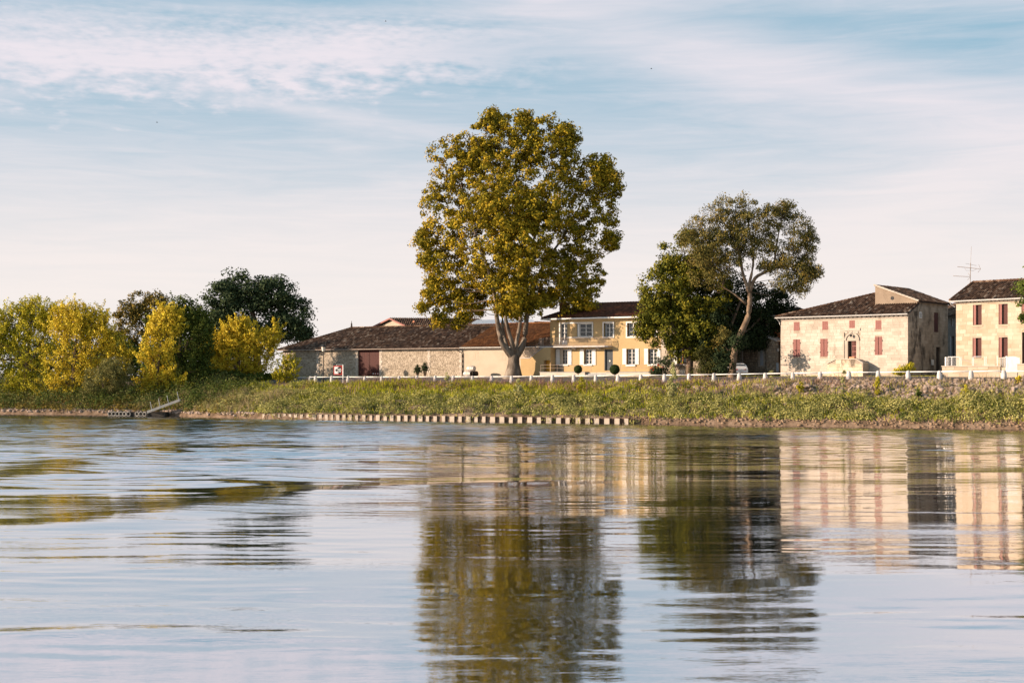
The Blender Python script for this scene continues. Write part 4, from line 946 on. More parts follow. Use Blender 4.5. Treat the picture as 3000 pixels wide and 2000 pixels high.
m = MB(); ridge_tiles(m, W(W1 + .25, .15, zr1 + .05), W(aR0 - .05, .15, zr0 + .12), .12); m.build('verge_tiles', M_['ashlar'], sh)
# front steps
stp = thing('stone_steps', 'worn stone double steps in front of the arched door', 'steps', F1.W(r7(730, 0, 1075, 0, 1.5)[0], 1, g1))
c8b = lambda x, y: (2380 + x / 8.254, 920 + y / 8.254)
SBb = 1.7
def sp_(x, y): return F1.pix(*c8b(x, y), SBb)
prof = [sp_(350, 1200), sp_(555, 1100), sp_(1050, 1090), sp_(1215, 1190)]
bl_ = [(prof[0][0], g1 - .6)] + prof + [(prof[3][0], g1 - .6)]
m = MB(); m.prism([F1.W(a, .03, z) for a, z in bl_], [F1.W(a, SBb - .1, z) for a, z in bl_]); m.build('parapet', M_['ashlar_joint'], stp)
topf = lambda a: np.interp(a, [p[0] for p in prof], [p[1] for p in prof])
cr = [c_ for c_ in courses(prof[0][0], prof[3][0], g1 - .4, prof[1][1], .36, .62, 41, .3) if c_[3] < topf(c_[0] + .05) + .03 and c_[3] < topf(c_[1] - .05) + .03]
ashlar(F1, stp, cr, M_['steps'], proud=.015, b=SBb - .1, name='stone_block')
m = MB()
for (a, z), (a2, z2_) in zip(prof[:-1], prof[1:]): m.prism([F1.W(a, SBb - .45, z), F1.W(a, SBb, z), F1.W(a2, SBb, z2_), F1.W(a2, SBb - .45, z2_)], [F1.W(a, SBb - .45, z + .1), F1.W(a, SBb, z + .1), F1.W(a2, SBb, z2_ + .1), F1.W(a2, SBb - .45, z2_ + .1)])
m.build('coping', M_['ashlar'], stp)
pl = F1.rect(*c8b(905, 1040), *c8b(1025, 1090), 1.3); m = MB(); m.box(F1, pl[0], pl[1], 1.2, 1.5, pl[2], pl[3] + .04)
tag(m.build('planter', M_['terracotta'], loc=F1.W(pl[0], 1.3, pl[2])), 'terracotta trough planter on the stone steps before the arched door', 'planter')

# ------------------------------------------------------------------ narrow grey house in the gap
FG = Fr(P(2768, 0, 176), P(2812, 0, 173)); gg = thing('grey_house', 'narrow grey house in the dark gap between the two stone houses', 'house', FG.W(0, 0, 5.2))
zG = FG.Z(2790, 925); opg = [FG.rect(*c8(503, 628), *c8(520, 690)), FG.rect(*c8(497, 768), *c8(528, 935))]
m = MB(); wall(m, FG, -4, 6, 4.5, zG, opg, .3); shell(m, FG, -4, 6, 6, 4.5, zG); m.build('wall', M_['greyrender'], gg)
m = MB(); m.box(FG, *opg[0][:2], -.2, -.12, *opg[0][2:]); m.build('shutter', M_['conc'], gg)
m = MB(); m.box(FG, *opg[1][:2], -.25, -.2, *opg[1][2:]); m.build('door', M_['doorgrey'], gg)
m = MB(); m.box(FG, opg[1][0], opg[1][0] + .18, -.2, .02, opg[1][2], opg[1][3]); m.build('door_frame', M_['shutblue'], gg)
S0 = slope(FG, gg, FG.W(-4, .4, zG), FG.W(6, .4, zG), FG.W(-4, -4, zG + 1.8), FG.W(6, -4, zG + 1.8), M_['tile_dark'], seed=25); S0.build('roof', M_['deck'], gg)

# ------------------------------------------------------------------ tall stone house on the right
F3 = Fr(P(2801, 0, 161), P(2978, 0, 155.5)); g3 = F3.ground(3, 1)
def r8(x0, y0, x1, y1, b=0.0): return F3.rect(*c8(x0, y0), *c8(x1, y1), b)
th = thing('tall_stone_house', 'tall yellowish ashlar house with dark red shutters at the right edge', 'house', F3.W(0, 0, g3))
zE3 = F3.Z(*c8(700, 490)); W3 = F3.A(3100)
ops3 = [r8(677, 521, 746, 681), r8(881, 514, 952, 676), r8(1062, 505, 1135, 668), r8(675, 783, 745, 941), r8(881, 779, 952, 937), r8(1066, 737, 1150, 985)]
m = MB(); wall(m, F3, 0, W3, g3 - 1, zE3, ops3, .35); shell(m, F3, 0, W3, 9, g3 - 1, zE3); m.build('wall', M_['ashlar_joint'], th)
ashlar(F3, th, courses(0, W3, g3 - .6, zE3 - .25, .42, .92, 51, .25, ops3), M_['ashlar_y'], proud=.014, gap=.010, jitter=.004)
for k, r_ in enumerate(ops3[:5]):
    x = r_[0] + (r_[1] - r_[0]) * .32
    boards(F3, th, r_[0] + .06, x, r_[2] + .03, r_[3] - .02, -.1, -.04, M_['pinkred'], n=2)  # left leaf takes the paler red: sunlight put into its paint
    boards(F3, th, x + .06, r_[1] - .02, r_[2] + .03, r_[3] - .02, -.33, -.27, M_['maroon'], n=4)  # right leaf takes maroon: shade of the deep recess put into its paint
    m = MB(); m.box(F3, r_[0] - .15, r_[1] + .15, -.3, .06, r_[2] - .16, r_[2]); m.build('sill', M_['ashlar_y'], th)
m = MB(); m.box(F3, *ops3[5][:2], -.3, -.22, *ops3[5][2:]); m.build('door', M_['maroon'], th)
m = MB(); m.box(F3, -.05, W3, 0, .12, zE3 - .25, zE3 - .15).box(F3, -.1, W3, 0, .28, zE3 - .08, zE3 + .02)
for a in np.arange(.1, W3, .5): m.box(F3, a, a + .25, 0, .24, zE3 - .15, zE3 - .08)
m.build('cornice', M_['ashlar_y'], th)
m = MB(); m.tube((F3.W(-.6, .58, zE3 + .02), F3.W(W3, .58, zE3 + .05)), .08, 6); m.tube((F3.W(-.5, .55, zE3), F3.W(-.4, .4, zE3 - .3), F3.W(-.06, .1, zE3 - .6)), .05, 6); m.build('gutter', M_['zinc'], th)
zR3 = F3.Z(2900, 826, -4.5); h3 = F3.A(2851, -4.5)
S0 = slope(F3, th, F3.W(-.5, .5, zE3 + .1), F3.W(W3, .5, zE3 + .1), F3.W(h3, -4.5, zR3), F3.W(W3, -4.5, zR3), M_['tile_dark'], seed=27, wd=.32); S0.build('roof', M_['deck'], th)
S0 = slope(F3, th, F3.W(-.5, -9.5, zE3 + .1), F3.W(-.5, .5, zE3 + .1), F3.W(h3, -4.5, zR3), F3.W(h3, -4.5, zR3), M_['tile_dark'], seed=28, wd=.32); S0.build('hip_roof', M_['deck'], th)
m = MB(); ridge_tiles(m, F3.W(h3, -4.5, zR3 + .08), F3.W(W3, -4.5, zR3 + .08), .17); ridge_tiles(m, F3.W(-.5, .5, zE3 + .16), F3.W(h3, -4.5, zR3 + .08), .16); m.build('ridge_cap', M_['tile_dark'], th)
m = MB(); m.poly((F3.W(-.5, -9.5, zE3 + .1), F3.W(W3, -9.5, zE3 + .1), F3.W(W3, -4.5, zR3 - .02), F3.W(h3, -4.5, zR3 - .02))); m.build('rear_roof', M_['tile_dark'], th)
m = MB(); m.poly((F3.W(W3, -9, zE3), F3.W(W3, 0, zE3), F3.W(W3, -4.5, zR3 - .1))); m.build('gable_wall', M_['ashlar_joint'], th)
# aerial
YA = 165.0; at = thing('tv_aerial', 'spindly television aerial on a mast over the tall house roof', 'aerial', P(2842, 850, YA))
m = MB(); m.tube((P(2842, 850, YA), P(2843.5, 770, YA)), .04, 5); m.tube((P(2843.5, 770, YA), P(2846, 722, YA)), .015, 4); m.build('mast', M_['rustrail'], at)
m = MB(); a, b = P(2805, 781, YA), P(2873, 788, YA); m.tube((a, b), .022, 4)
for t_ in np.linspace(.02, .9, 13): p = a + (b - a) * t_; m.tube((p + (0, -.3, 0), p + (0, .3, .0)), .012, 3); m.tube((p + (0, 0, -.07), p + (0, 0, .07)), .012, 3)
m.tube((b, P(2867, 775, YA)), .02, 4); m.tube((b, P(2865, 798, YA)), .02, 4); m.tube((P(2827, 785, YA), P(2830, 792, YA), P(2853, 793, YA), P(2860, 788, YA)), .014, 4); m.build('upper_antenna', M_['rustrail'], at)
m = MB(); a, b = P(2793, 808, YA), P(2843, 811, YA); m.tube((a, b), .02, 4)
for t_ in np.linspace(.02, .85, 10): p = a + (b - a) * t_; m.tube((p + (0, -.25, 0), p + (0, .25, 0)), .012, 3); m.tube((p + (0, 0, -.08), p + (0, 0, .08)), .012, 3)
m.tube((b, P(2836, 799, YA)), .018, 4); m.tube((b, P(2834, 821, YA)), .018, 4); m.tube((P(2829, 772, YA), P(2861, 778, YA)), .015, 4); m.build('lower_antenna', M_['rustrail'], at)

# garden wall, railing, gate
FW = Fr(P(2760, 0, 157), P(2931, 0, 152.6)); gw = FW.ground(3)
c9 = lambda x, y: (2740 + x / 9.046, 1020 + y / 9.046)
gwl = thing('garden_wall', 'low cream stone garden wall with coping before the tall house', 'wall', FW.W(0, 0, gw))
zw = FW.Z(2840, 1071); Lw = FW.A(2931)
m = MB(); m.box(FW, 0, Lw, -.3, 0, gw - 1, zw - .1); m.build('wall', M_['ashlar_joint'], gwl)
ashlar(FW, gwl, courses(0, Lw, gw - .5, zw - .12, .45, 1.3, 61, .3), M_['ashlar_y'], proud=.025)
m = MB(); m.box(FW, -.06, Lw + .06, -.36, .08, zw - .1, zw); m.build('coping', M_['ashlar'], gwl)
rl = thing('wall_railing', 'thin grey metal railing with mesh panel standing on the garden wall', 'railing', FW.W(1, -.15, zw))
zt = FW.Z(2840, 1045)
m = MB(); A9 = lambda x: FW.A(c9(x, 0)[0], -.15)
for x in (335, 440, 658, 690, 985, 1020, 1315, 1350, 1650): a = A9(x); m = MB(); m.box(FW, a - .025, a + .025, -.175, -.125, zw, zt); m.build('post', M_['steel'], rl)
m = MB(); m.box(FW, A9(335), A9(650), -.18, -.12, zt, zt + .05).box(FW, A9(1020), A9(1230), -.18, -.12, zt, zt + .05); m.build('top_rail', M_['steel'], rl)
m = MB(); m.box(FW, A9(262), A9(300), -.2, -.08, zw, zt); m.build('gate_post', M_['steel'], rl)
m = MB(); bars(m, FW, A9(345), A9(640), -.15, zw + .05, zt, .09, .006); m.build('mesh_panel', M_['steel'], rl)
m = MB(); m.tube((FW.W(A9(560), -.15, zt - .05), FW.W(A9(820), -.15, zt - .4), FW.W(A9(1120), -.15, zw + .1)), .02, 4); m.build('handrail', M_['steel'], rl)
gt = thing('garden_gate', 'grey barred metal gate with arched top beside the garden wall', 'gate', FW.W(Lw + .3, -.2, gw))
G9 = lambda x: FW.A(c9(x, 0)[0], -.1)
zgb = FW.Z(2960, 1090)
for i, x in enumerate(np.linspace(1905, 2225, 11)):
    a = G9(x); zt_ = FW.Z(2965, 1020 + (215 + 40 * ((x - 2040) / 190) ** 2) / 9.046)
    m = MB(); m.box(FW, a - .05, a + .05, -.12, -.07, zgb, zt_); m.build('bar', M_['steel'], gt)
m = MB(); 
for z in (zgb + .25, zgb + .95): m.box(FW, G9(1900), G9(2230), -.16, -.12, z, z + .07)
m.box(FW, G9(1900), G9(2230), -.15, -.125, zgb, zgb + .95)
m.build('rail', M_['steel'], gt)
m = MB(); m.box(FW, G9(1872), G9(1898), -.2, -.05, gw - .3, zt + .05); m.build('gate_post', M_['steel'], gt)
for i, x in enumerate(np.linspace(1740, 1860, 5)):                     # second leaf folded inwards
    m = MB(); a = FW.A(c9(x, 0)[0], -.5); m.box(FW, a - .05, a + .05, -.5 - i * .12, -.47 - i * .12, zw - .2, zt - .15 + i * .05); m.build('bar', M_['steel'], gt)
a2_ = G9(2190)
gw2 = thing('garden_wall', 'short piece of cream stone wall right of the grey gate', 'wall', FW.W(a2_, 0, gw))
m = MB(); m.box(FW, a2_, a2_ + 6, -.3, 0, gw - 1, zw + .1); m.build('wall', M_['ashlar_joint'], gw2)
ashlar(FW, gw2, courses(a2_, a2_ + 6, gw - .5, zw + .08, .45, 1.2, 63, .3), M_['ashlar_y'], proud=.025)
m = MB(); m.box(FW, a2_ - .06, a2_ + 6, -.36, .08, zw + .1, zw + .2); m.build('coping', M_['ashlar'], gw2)
m = MB(); m.box(FW, Lw, a2_, -.5, .1, gw - .6, FW.Z(2960, 1091)); tag(m.build('doorstep', M_['ashlar'], loc=FW.W(Lw, 0, gw)), 'pale stone threshold under the grey barred gate', 'step')

# ------------------------------------------------------------------ roofs behind the barn
FB = Fr(P(1090, 0, 240), P(1200, 0, 229)); bz = 12
bb = thing('barn_behind', 'gabled stone barn with dark tile roof rising behind the long barn', 'barn', FB.W(0, 0, 5))
aA, zA_ = FB.pix(1150, 933); a0, z0_ = FB.pix(1093, 960); a1, z1_ = FB.pix(1203, 957)
m = MB(); m.poly((FB.W(a0 + .6, 0, 4.5), FB.W(a1 - .6, 0, 4.5), FB.W(a1 - .6, 0, z0_ - .1), FB.W(aA, 0, zA_ - .25), FB.W(a0 + .6, 0, z0_ - .1)))
m.poly((FB.W(a1 - .6, 0, 4.5), FB.W(a1 - .6, -30, 4.5), FB.W(a1 - .6, -30, z0_ - .1), FB.W(a1 - .6, 0, z0_ - .1))); m.build('wall', M_['rubble'], bb)
dirB = np.array(P(1372, 0, 221)[:2]) - np.array(FB.W(aA, 0, 0)[:2])      # ridge runs to the right and back
dirB = np.array((dirB[0], dirB[1], 0)); zt = zA_ + .1
R0 = np.array(FB.W(aA, .5, zA_ + .1)); R1 = np.array(P(1400, 946, 236)); d_ = R1 - R0
E0 = np.array(FB.W(a1, .5, z1_ + .05)); E1 = E0 + d_ + np.array((0, 0, R0[2] - R1[2]))
S0 = slope(None, bb, E0, E1, R0, R1 + np.array((0, 0, R0[2] - R1[2])), M_['tile_dark'], seed=31); S0.build('roof', M_['deck'], bb)
E0b = np.array(FB.W(a0, .5, z0_)); 
m = MB(); m.poly((R0, R0 + d_ * [1, 1, 0], E0b + d_ * [1, 1, 0], E0b)); m.build('rear_roof', M_['deck'], bb)
m = MB(); m.hexa([FB.W(aA, .5, zA_ - .15), FB.W(a1, .5, z1_ - .2), FB.W(a1, .6, z1_ - .2), FB.W(aA, .6, zA_ - .15), FB.W(aA, .5, zA_ + .1), FB.W(a1, .5, z1_ + .05), FB.W(a1, .6, z1_ + .05), FB.W(aA, .6, zA_ + .1)])
m.hexa([FB.W(a0, .5, z0_ - .2), FB.W(aA, .5, zA_ - .15), FB.W(aA, .6, zA_ - .15), FB.W(a0, .6, z0_ - .2), FB.W(a0, .5, z0_ + .05), FB.W(aA, .5, zA_ + .1), FB.W(aA, .6, zA_ + .1), FB.W(a0, .6, z0_ + .05)]); m.build('bargeboard', M_['pinkred'], bb)
p = P(1213, 946, 231); m = MB(); m.lathe(p - (0, 0, .6), [(.18, 0), (.18, .6), (.28, .7), (.1, 1.0)], 8); m.build('chimney', M_['terracotta'], bb)
ms = thing('metal_roofed_shed', 'shed with pale blue corrugated metal roof behind the yellow wing', 'shed', P(1450, 1100, 222))
Y0 = 219.0; e0, e1, g0_, g1_ = P(1362, 957, Y0), P(1580, 957, Y0), P(1398, 937, Y0 + 8), P(1560, 935, Y0 + 8)
m = MB(); n_ = 46
for i in range(n_):
    f0, f1 = i / n_, (i + .6) / n_; up_ = np.array((0, 0, .1))
    p = [e0 + (e1 - e0) * f0, e0 + (e1 - e0) * f1, g0_ + (g1_ - g0_) * f1, g0_ + (g1_ - g0_) * f0]
    m.prism([x - up_ for x in p], [x + (0, 0, .03) for x in p])
m.prism([x - (0, 0, .2) for x in (e0, e1, g1_, g0_)], [x - (0, 0, .02) for x in (e0, e1, g1_, g0_)]); m.build('roof', M_['shutblue'], ms)
m = MB(); m.prism([P(1364, 1100, Y0), P(1578, 1100, Y0), P(1578, 1100, Y0 + 14), P(1364, 1100, Y0 + 14)], [P(1364, 959, Y0), P(1578, 959, Y0), P(1578, 958, Y0 + 14), P(1364, 958, Y0 + 14)]); m.build('wall', M_['greyrender'], ms)
br = thing('dark_roofed_barn', 'dark tile roof peeping over the orange roof beside the yellow house', 'barn', P(1600, 1100, 216))
e0, e1 = P(1560, 958, 214), P(1660, 958, 214); g0_, g1_ = P(1566, 941, 219), P(1660, 944, 219)
S0 = slope(None, br, e0, e1, g0_, g1_, M_['tile_dark'], seed=33); S0.build('roof', M_['deck'], br)
m = MB(); m.prism([P(1563, 1100, 214.5), P(1660, 1100, 214.5), P(1660, 1100, 222), P(1563, 1100, 222)], [P(1563, 959, 214.5), P(1660, 959, 214.5), P(1660, 955, 222), P(1563, 955, 222)]); m.build('wall', M_['greyrender'], br)

# ------------------------------------------------------------------ bollards and rail
BX = [909, 925, 972, 1020.5, 1069.6, 1118.7, 1169.9, 1221.9, 1275.4, 1328.8, 1385, 1441, 1499, 1557, 1619, 1681.5, 1745.7, 1810.7, 1877.8, 1946.7,
      2018.8, 2091.8, 2165.8, 2242.4, 2323, 2402.7, 2486.9, 2572.6, 2660.9, 2752.4, 2845.3, 2941.1]
SEG = [(1048, 'the shaded left part of the stone barn'), (1112, 'the maroon barn doors'), (1352, 'the sunlit barn wall'), (1520, 'the blank yellow wing'), (1612, 'the outside stair'),
       (1940, 'the yellow house'), (2150, 'the round dark tree'), (2285, 'the rubble house and car'), (2660, 'the cream stone house'), (2755, 'the dark side wall'), (3000, 'the garden wall and gate')]
WORDS = ['first', 'second', 'third', 'fourth', 'fifth', 'sixth', 'seventh', 'eighth', 'ninth', 'tenth', 'eleventh', 'twelfth']
prof_b = [(.30, -.1), (.295, .1), (.275, .35), (.245, .6), (.215, .8), (.195, .88), (.15, .94), (.06, .965)]
m = MB(); m.lathe((0, 0, 0), prof_b, 12)
b0 = m.build('bollard', M_['conc'], smooth=True)
last = (None, 0); seen = {}
for i, px in enumerate(BX):
    k = (px - 1500) / FPX; t_ = (k * 208 + 43) / (94 + 60 * k); Yb = 208 - 60 * t_; Xb = k * Yb
    if i == 0: Yb += 2.0; Xb = k * Yb
    if i == 0: ob1 = b0
    else: ob1 = b0.copy(); C.objects.link(ob1)
    ob1.location = (Xb, Yb, gz_sd(t_ * LB, .0) + .0); ob1.rotation_euler = (0, 0, i * .7)
    ob1.scale = (1 + .05 * math.sin(i * 2.3), 1 + .05 * math.cos(i * 1.7), .97 + .04 * math.sin(i))
    seg = next(s for x, s in SEG if px < x); seen[seg] = seen.get(seg, 0) + 1
    tag(ob1, None, 'bollard', 'white concrete bollards along the quay road')
    if i == 0: ob1['label'] = 'grey unpainted bollard at the far end of the white rail'; seen[seg] = 0
    else: ob1['label'] = f'white bollard before {seg}, {WORDS[seen[seg] - 1]} from its left end'
    if i == 0: ob1.data = ob1.data.copy(); ob1.data.materials[0] = M_['greyconc']; gb = ob1
b1me = b0.data
m = MB(); m.lathe((0, 0, 0), prof_b, 12); tmp = m.build('tmp', M_['conc'], smooth=True)
for o in C.objects:
    if o.name.startswith('bollard') and o is not gb: o.data = tmp.data
bpy.data.objects.remove(tmp)
rail = thing('guard_rail', 'long white pipe rail threaded through the row of bollards', 'railing', (*xy_of(20, 0), 5.0))
pr_ = []
for i, px in enumerate(BX + [3040]):
    k = (px - 1500) / FPX; t_ = (k * 208 + 43) / (94 + 60 * k); s_0 = t_ * LB
    x, y = xy_of(s_0, .0); pr_.append((x, y, float(gz_sd(s_0, 0)) + .80))
for i in range(1, len(pr_) - 1):
    m = MB(); m.tube((pr_[i], pr_[i + 1]), .068, 6); m.build('rail', M_['white'], rail, smooth=True)
m = MB(); m.tube((pr_[0], pr_[1]), .05, 6); m.build('rail', M_['white'], rail)

# ------------------------------------------------------------------ street furniture
def lamp(px, pyt, pyb, Y, label):
    p = P(px, pyb, Y); zt = P(px, pyt, Y)[2]; o = thing('street_lamp', label, 'street lamp', p, 'lantern street lamps on the quay')
    H_ = zt - p[2]; x, y, z = p
    m = MB(); m.lathe((x, y, z - .3), [(.12, 0), (.12, .9), (.07, 1.0), (.055, H_ - .55), (.03, H_ - .5)], 8); m.build('pole', M_['black'], o, smooth=True)
    m = MB(); zb = zt - .95; m.lathe((x, y, zb), [(.06, 0), (.20, .05), (.31, .62), (.31, .64)], 4); g = m.build('lantern_glass', M_['lampglass'], o)
    m = MB(); m.lathe((x, y, zb + .64), [(.36, 0), (.34, .04), (.16, .24), (.10, .27), (.06, .36), (.02, .42)], 4)
    for k in range(4):
        t_ = math.pi / 2 * (k + .5) ; ax = Vector((0, 0, 1)); xx = ax.orthogonal().normalized(); yy = ax.cross(xx)
        d1 = xx * math.cos(t_) + yy * math.sin(t_); m.tube((Vector((x, y, zb + .04)) + d1 * .20, Vector((x, y, zb + .64)) + d1 * .32), .018, 4)
    m.build('lantern_frame', M_['black'], o)
lamp(947.5, 1010, 1119, 199.5, 'black post lantern standing before the shaded stone barn wall')
lamp(1966.5, 984, 1104, 176.5, 'black post lantern between the yellow house and the round dark tree')

YS = 196.8; Fs = Fr(P(976, 0, YS), P(1004, 0, YS - .5)); Fs2 = Fs
sg = thing('navigation_sign', 'red framed sign with black arrowhead and 20 on a white post', 'sign', P(1004, 1126, YS))
r_ = Fs.rect(977.5, 1071, 1003, 1097.3)
m = MB(); m.box(Fs, r_[0], r_[1], -.03, .03, r_[2], r_[3]); m.build('sign_plate', M_['red'], sg)
fx, fz = (r_[1] - r_[0]) * .1, (r_[3] - r_[2]) * .1; i_ = (r_[0] + fx, r_[1] - fx, r_[2] + fz, r_[3] - fz)
m = MB(); m.box(Fs, i_[0], i_[1], .03, .035, i_[2], i_[3]); m.build('sign_field', M_['signgrey'], sg)
mz, wz = (i_[2] + i_[3]) / 2, i_[1] - i_[0]; hz2 = (i_[3] - i_[2]) / 2
pp = [(i_[1], i_[2]), (i_[1], i_[3]), (i_[1] - wz * .36, i_[3]), (i_[0] + wz * .10, mz), (i_[1] - wz * .36, i_[2])]
m = MB(); m.prism([Fs.W(a, .034, z) for a, z in pp], [Fs.W(a, .042, z) for a, z in pp]); m.build('arrowhead', M_['black'], sg)
cu = bpy.data.curves.new('number', 'FONT'); cu.body = '20'; cu.size = (r_[3] - r_[2]) * .56; cu.extrude = .004; cu.offset = .010
tmpo = bpy.data.objects.new('tmp', cu); C.objects.link(tmpo); bpy.context.view_layer.update()
me = bpy.data.meshes.new_from_object(tmpo.evaluated_get(bpy.context.evaluated_depsgraph_get())); bpy.data.objects.remove(tmpo)
me.name = 'number'; me.materials.clear(); me.materials.append(M_['signgrey'])
o = bpy.data.objects.new('number', me); C.objects.link(o); o.parent = sg
wtx = max(v_.co.x for v_ in me.vertices); htx = max(v_.co.y for v_ in me.vertices)
o.rotation_euler = (R(90), 0, Fs.ang); k_ = (wz * .64) / wtx
o.scale = (k_, 1, 1); c_ = np.array(Fs.W(i_[1] - wz * .665, .052, mz - htx / 2)) - LOC[sg]; o.location = tuple(c_)
m = MB(); a_ = Fs.A(1004.5); m.box(Fs, a_ - .05, a_ + .07, -.08, .04, r_[2] - 2.0, r_[3] + .12); m.build('post', M_['white'], sg)
m = MB(); m.box(Fs, r_[0] + .45, a_ + .05, -.02, .02, r_[3] + .14, r_[3] + .18).box(Fs, r_[0] + .4, r_[0] + .46, -.02, .02, r_[3], r_[3] + .18); m.build('bracket', M_['steel'], sg)

YT = 205.0; Ft = Fr(P(1091, 0, YT), P(1119, 0, YT - .8)); tr_ = thing('road_barrier', 'small red and white striped trestle barrier before the maroon barn doors', 'barrier', P(1105, 1109, YT))
a0, a1, zb, zt = Ft.rect(1092, 1093, 1118, 1108)
for i in range(8):
    x0_, x1_ = a0 + (a1 - a0) * i / 8, a0 + (a1 - a0) * (i + 1) / 8
    m = MB(); m.box(Ft, x0_, x1_, -.015, .015, zt - .14, zt); m.build('stripe', M_['red'] if i % 2 else M_['white'], tr_)
m = MB()
for x in (a0 + .02, a1 - .04, (a0 + a1) / 2 - .35): m.box(Ft, x, x + .04, -.03, .0, zb - .4, zt - .02)
m.build('leg', M_['brick'], tr_)
sg2 = thing('small_sign', 'small white notice on a thin post beside the tall tree trunk', 'sign', P(2135, 1103, 171))
F_ = Fr(P(2130, 0, 171), P(2140, 0, 171)); r_ = F_.rect(2132, 1071.5, 2138.3, 1077.3)
m = MB(); m.box(F_, *r_[:2], 0, .02, *r_[2:]); m.build('sign_plate', M_['white'], sg2)
m = MB(); a_ = F_.A(2131.5); m.box(F_, a_, a_ + .04, -.03, -.002, r_[2] - 1.4, r_[3] + .05); m.build('post', M_['steel'], sg2)

# barrels on their stand
def barrel(c, ax, L_, r_, label, mt='barrel'):
    ax = Vector(ax).normalized(); o = thing('barrel', label, 'barrel', c, 'wine barrels stacked against the yellow wing')
    pr = [(r_ * f, (t_ - .5) * L_) for t_, f in ((0, .80), (.12, .88), (.3, .97), (.5, 1.0), (.7, .97), (.88, .88), (1, .80))]
    m = MB(); m.lathe(c, pr, 16, ax); m.build('staves', M_[mt], o, smooth=False)
    m = MB()
    for t_, f in ((.03, .83), (.14, .895), (.32, .98), (.64, .985), (.84, .91), (.95, .84)):
        m.lathe(np.array(c) + np.array(ax) * ((t_ - .5) * L_), [(r_ * f + .012, 0), (r_ * f + .014, .05)], 16, ax)
    m.build('hoop', M_['hoop'] if mt == 'barrel' else M_['darkoak'], o)
    m = MB(); m.lathe(np.array(c) + np.array(ax) * (L_ / 2), [(r_ * .74, 0), (r_ * .74, .004)], 16, ax); m.build('barrel_head', M_['darkoak'], o)
    return o
YBa = 192.8; ax = (.80, -.60, 0); wv_ = np.array((.60, .80, 0))
c0 = P(1371, 1094.5, YBa)
br1 = barrel(c0, ax, 1.1, .40, 'bottom left grey barrel lying under the other on the yellow wall stand')
br2 = barrel(c0 + wv_ * .82 + np.array((.28, -.2, 0)), ax, 1.1, .40, 'bottom right dark barrel with its end in shade', 'darkoak')
br3 = barrel(c0 + wv_ * .41 + np.array((.2, -.2, .70)), ax, 1.1, .40, 'topmost pale barrel of the stack by the yellow wall')
hm = MB(); cc = c0 + wv_ * .41 + np.array((.2, -.2, .70)) + np.array(ax) * .56; hm.lathe(cc, [(.27, 0), (.27, .01)], 14, ax); hm.build('head_label', M_['conc'], br3)
m = MB(); c_ = c0 + wv_ * .4 - np.array((0, 0, .52)); Fq_ = Fr(c_ - np.array(ax) * .7, c_ + np.array(ax) * .7)
m.box(Fq_, 0, 1.5, .35, .5, c_[2], c_[2] + .14).box(Fq_, 0, 1.5, -.55, -.4, c_[2], c_[2] + .14)
for a in (.02, .7, 1.4): m.box(Fq_, a, a + .08, .37, .47, c_[2] - .6, c_[2]).box(Fq_, a, a + .08, -.52, -.42, c_[2] - .6, c_[2])
tag(m.build('barrel_stand', M_['wood'], loc=tuple(c_)), 'low wooden stand carrying the three barrels', 'stand')

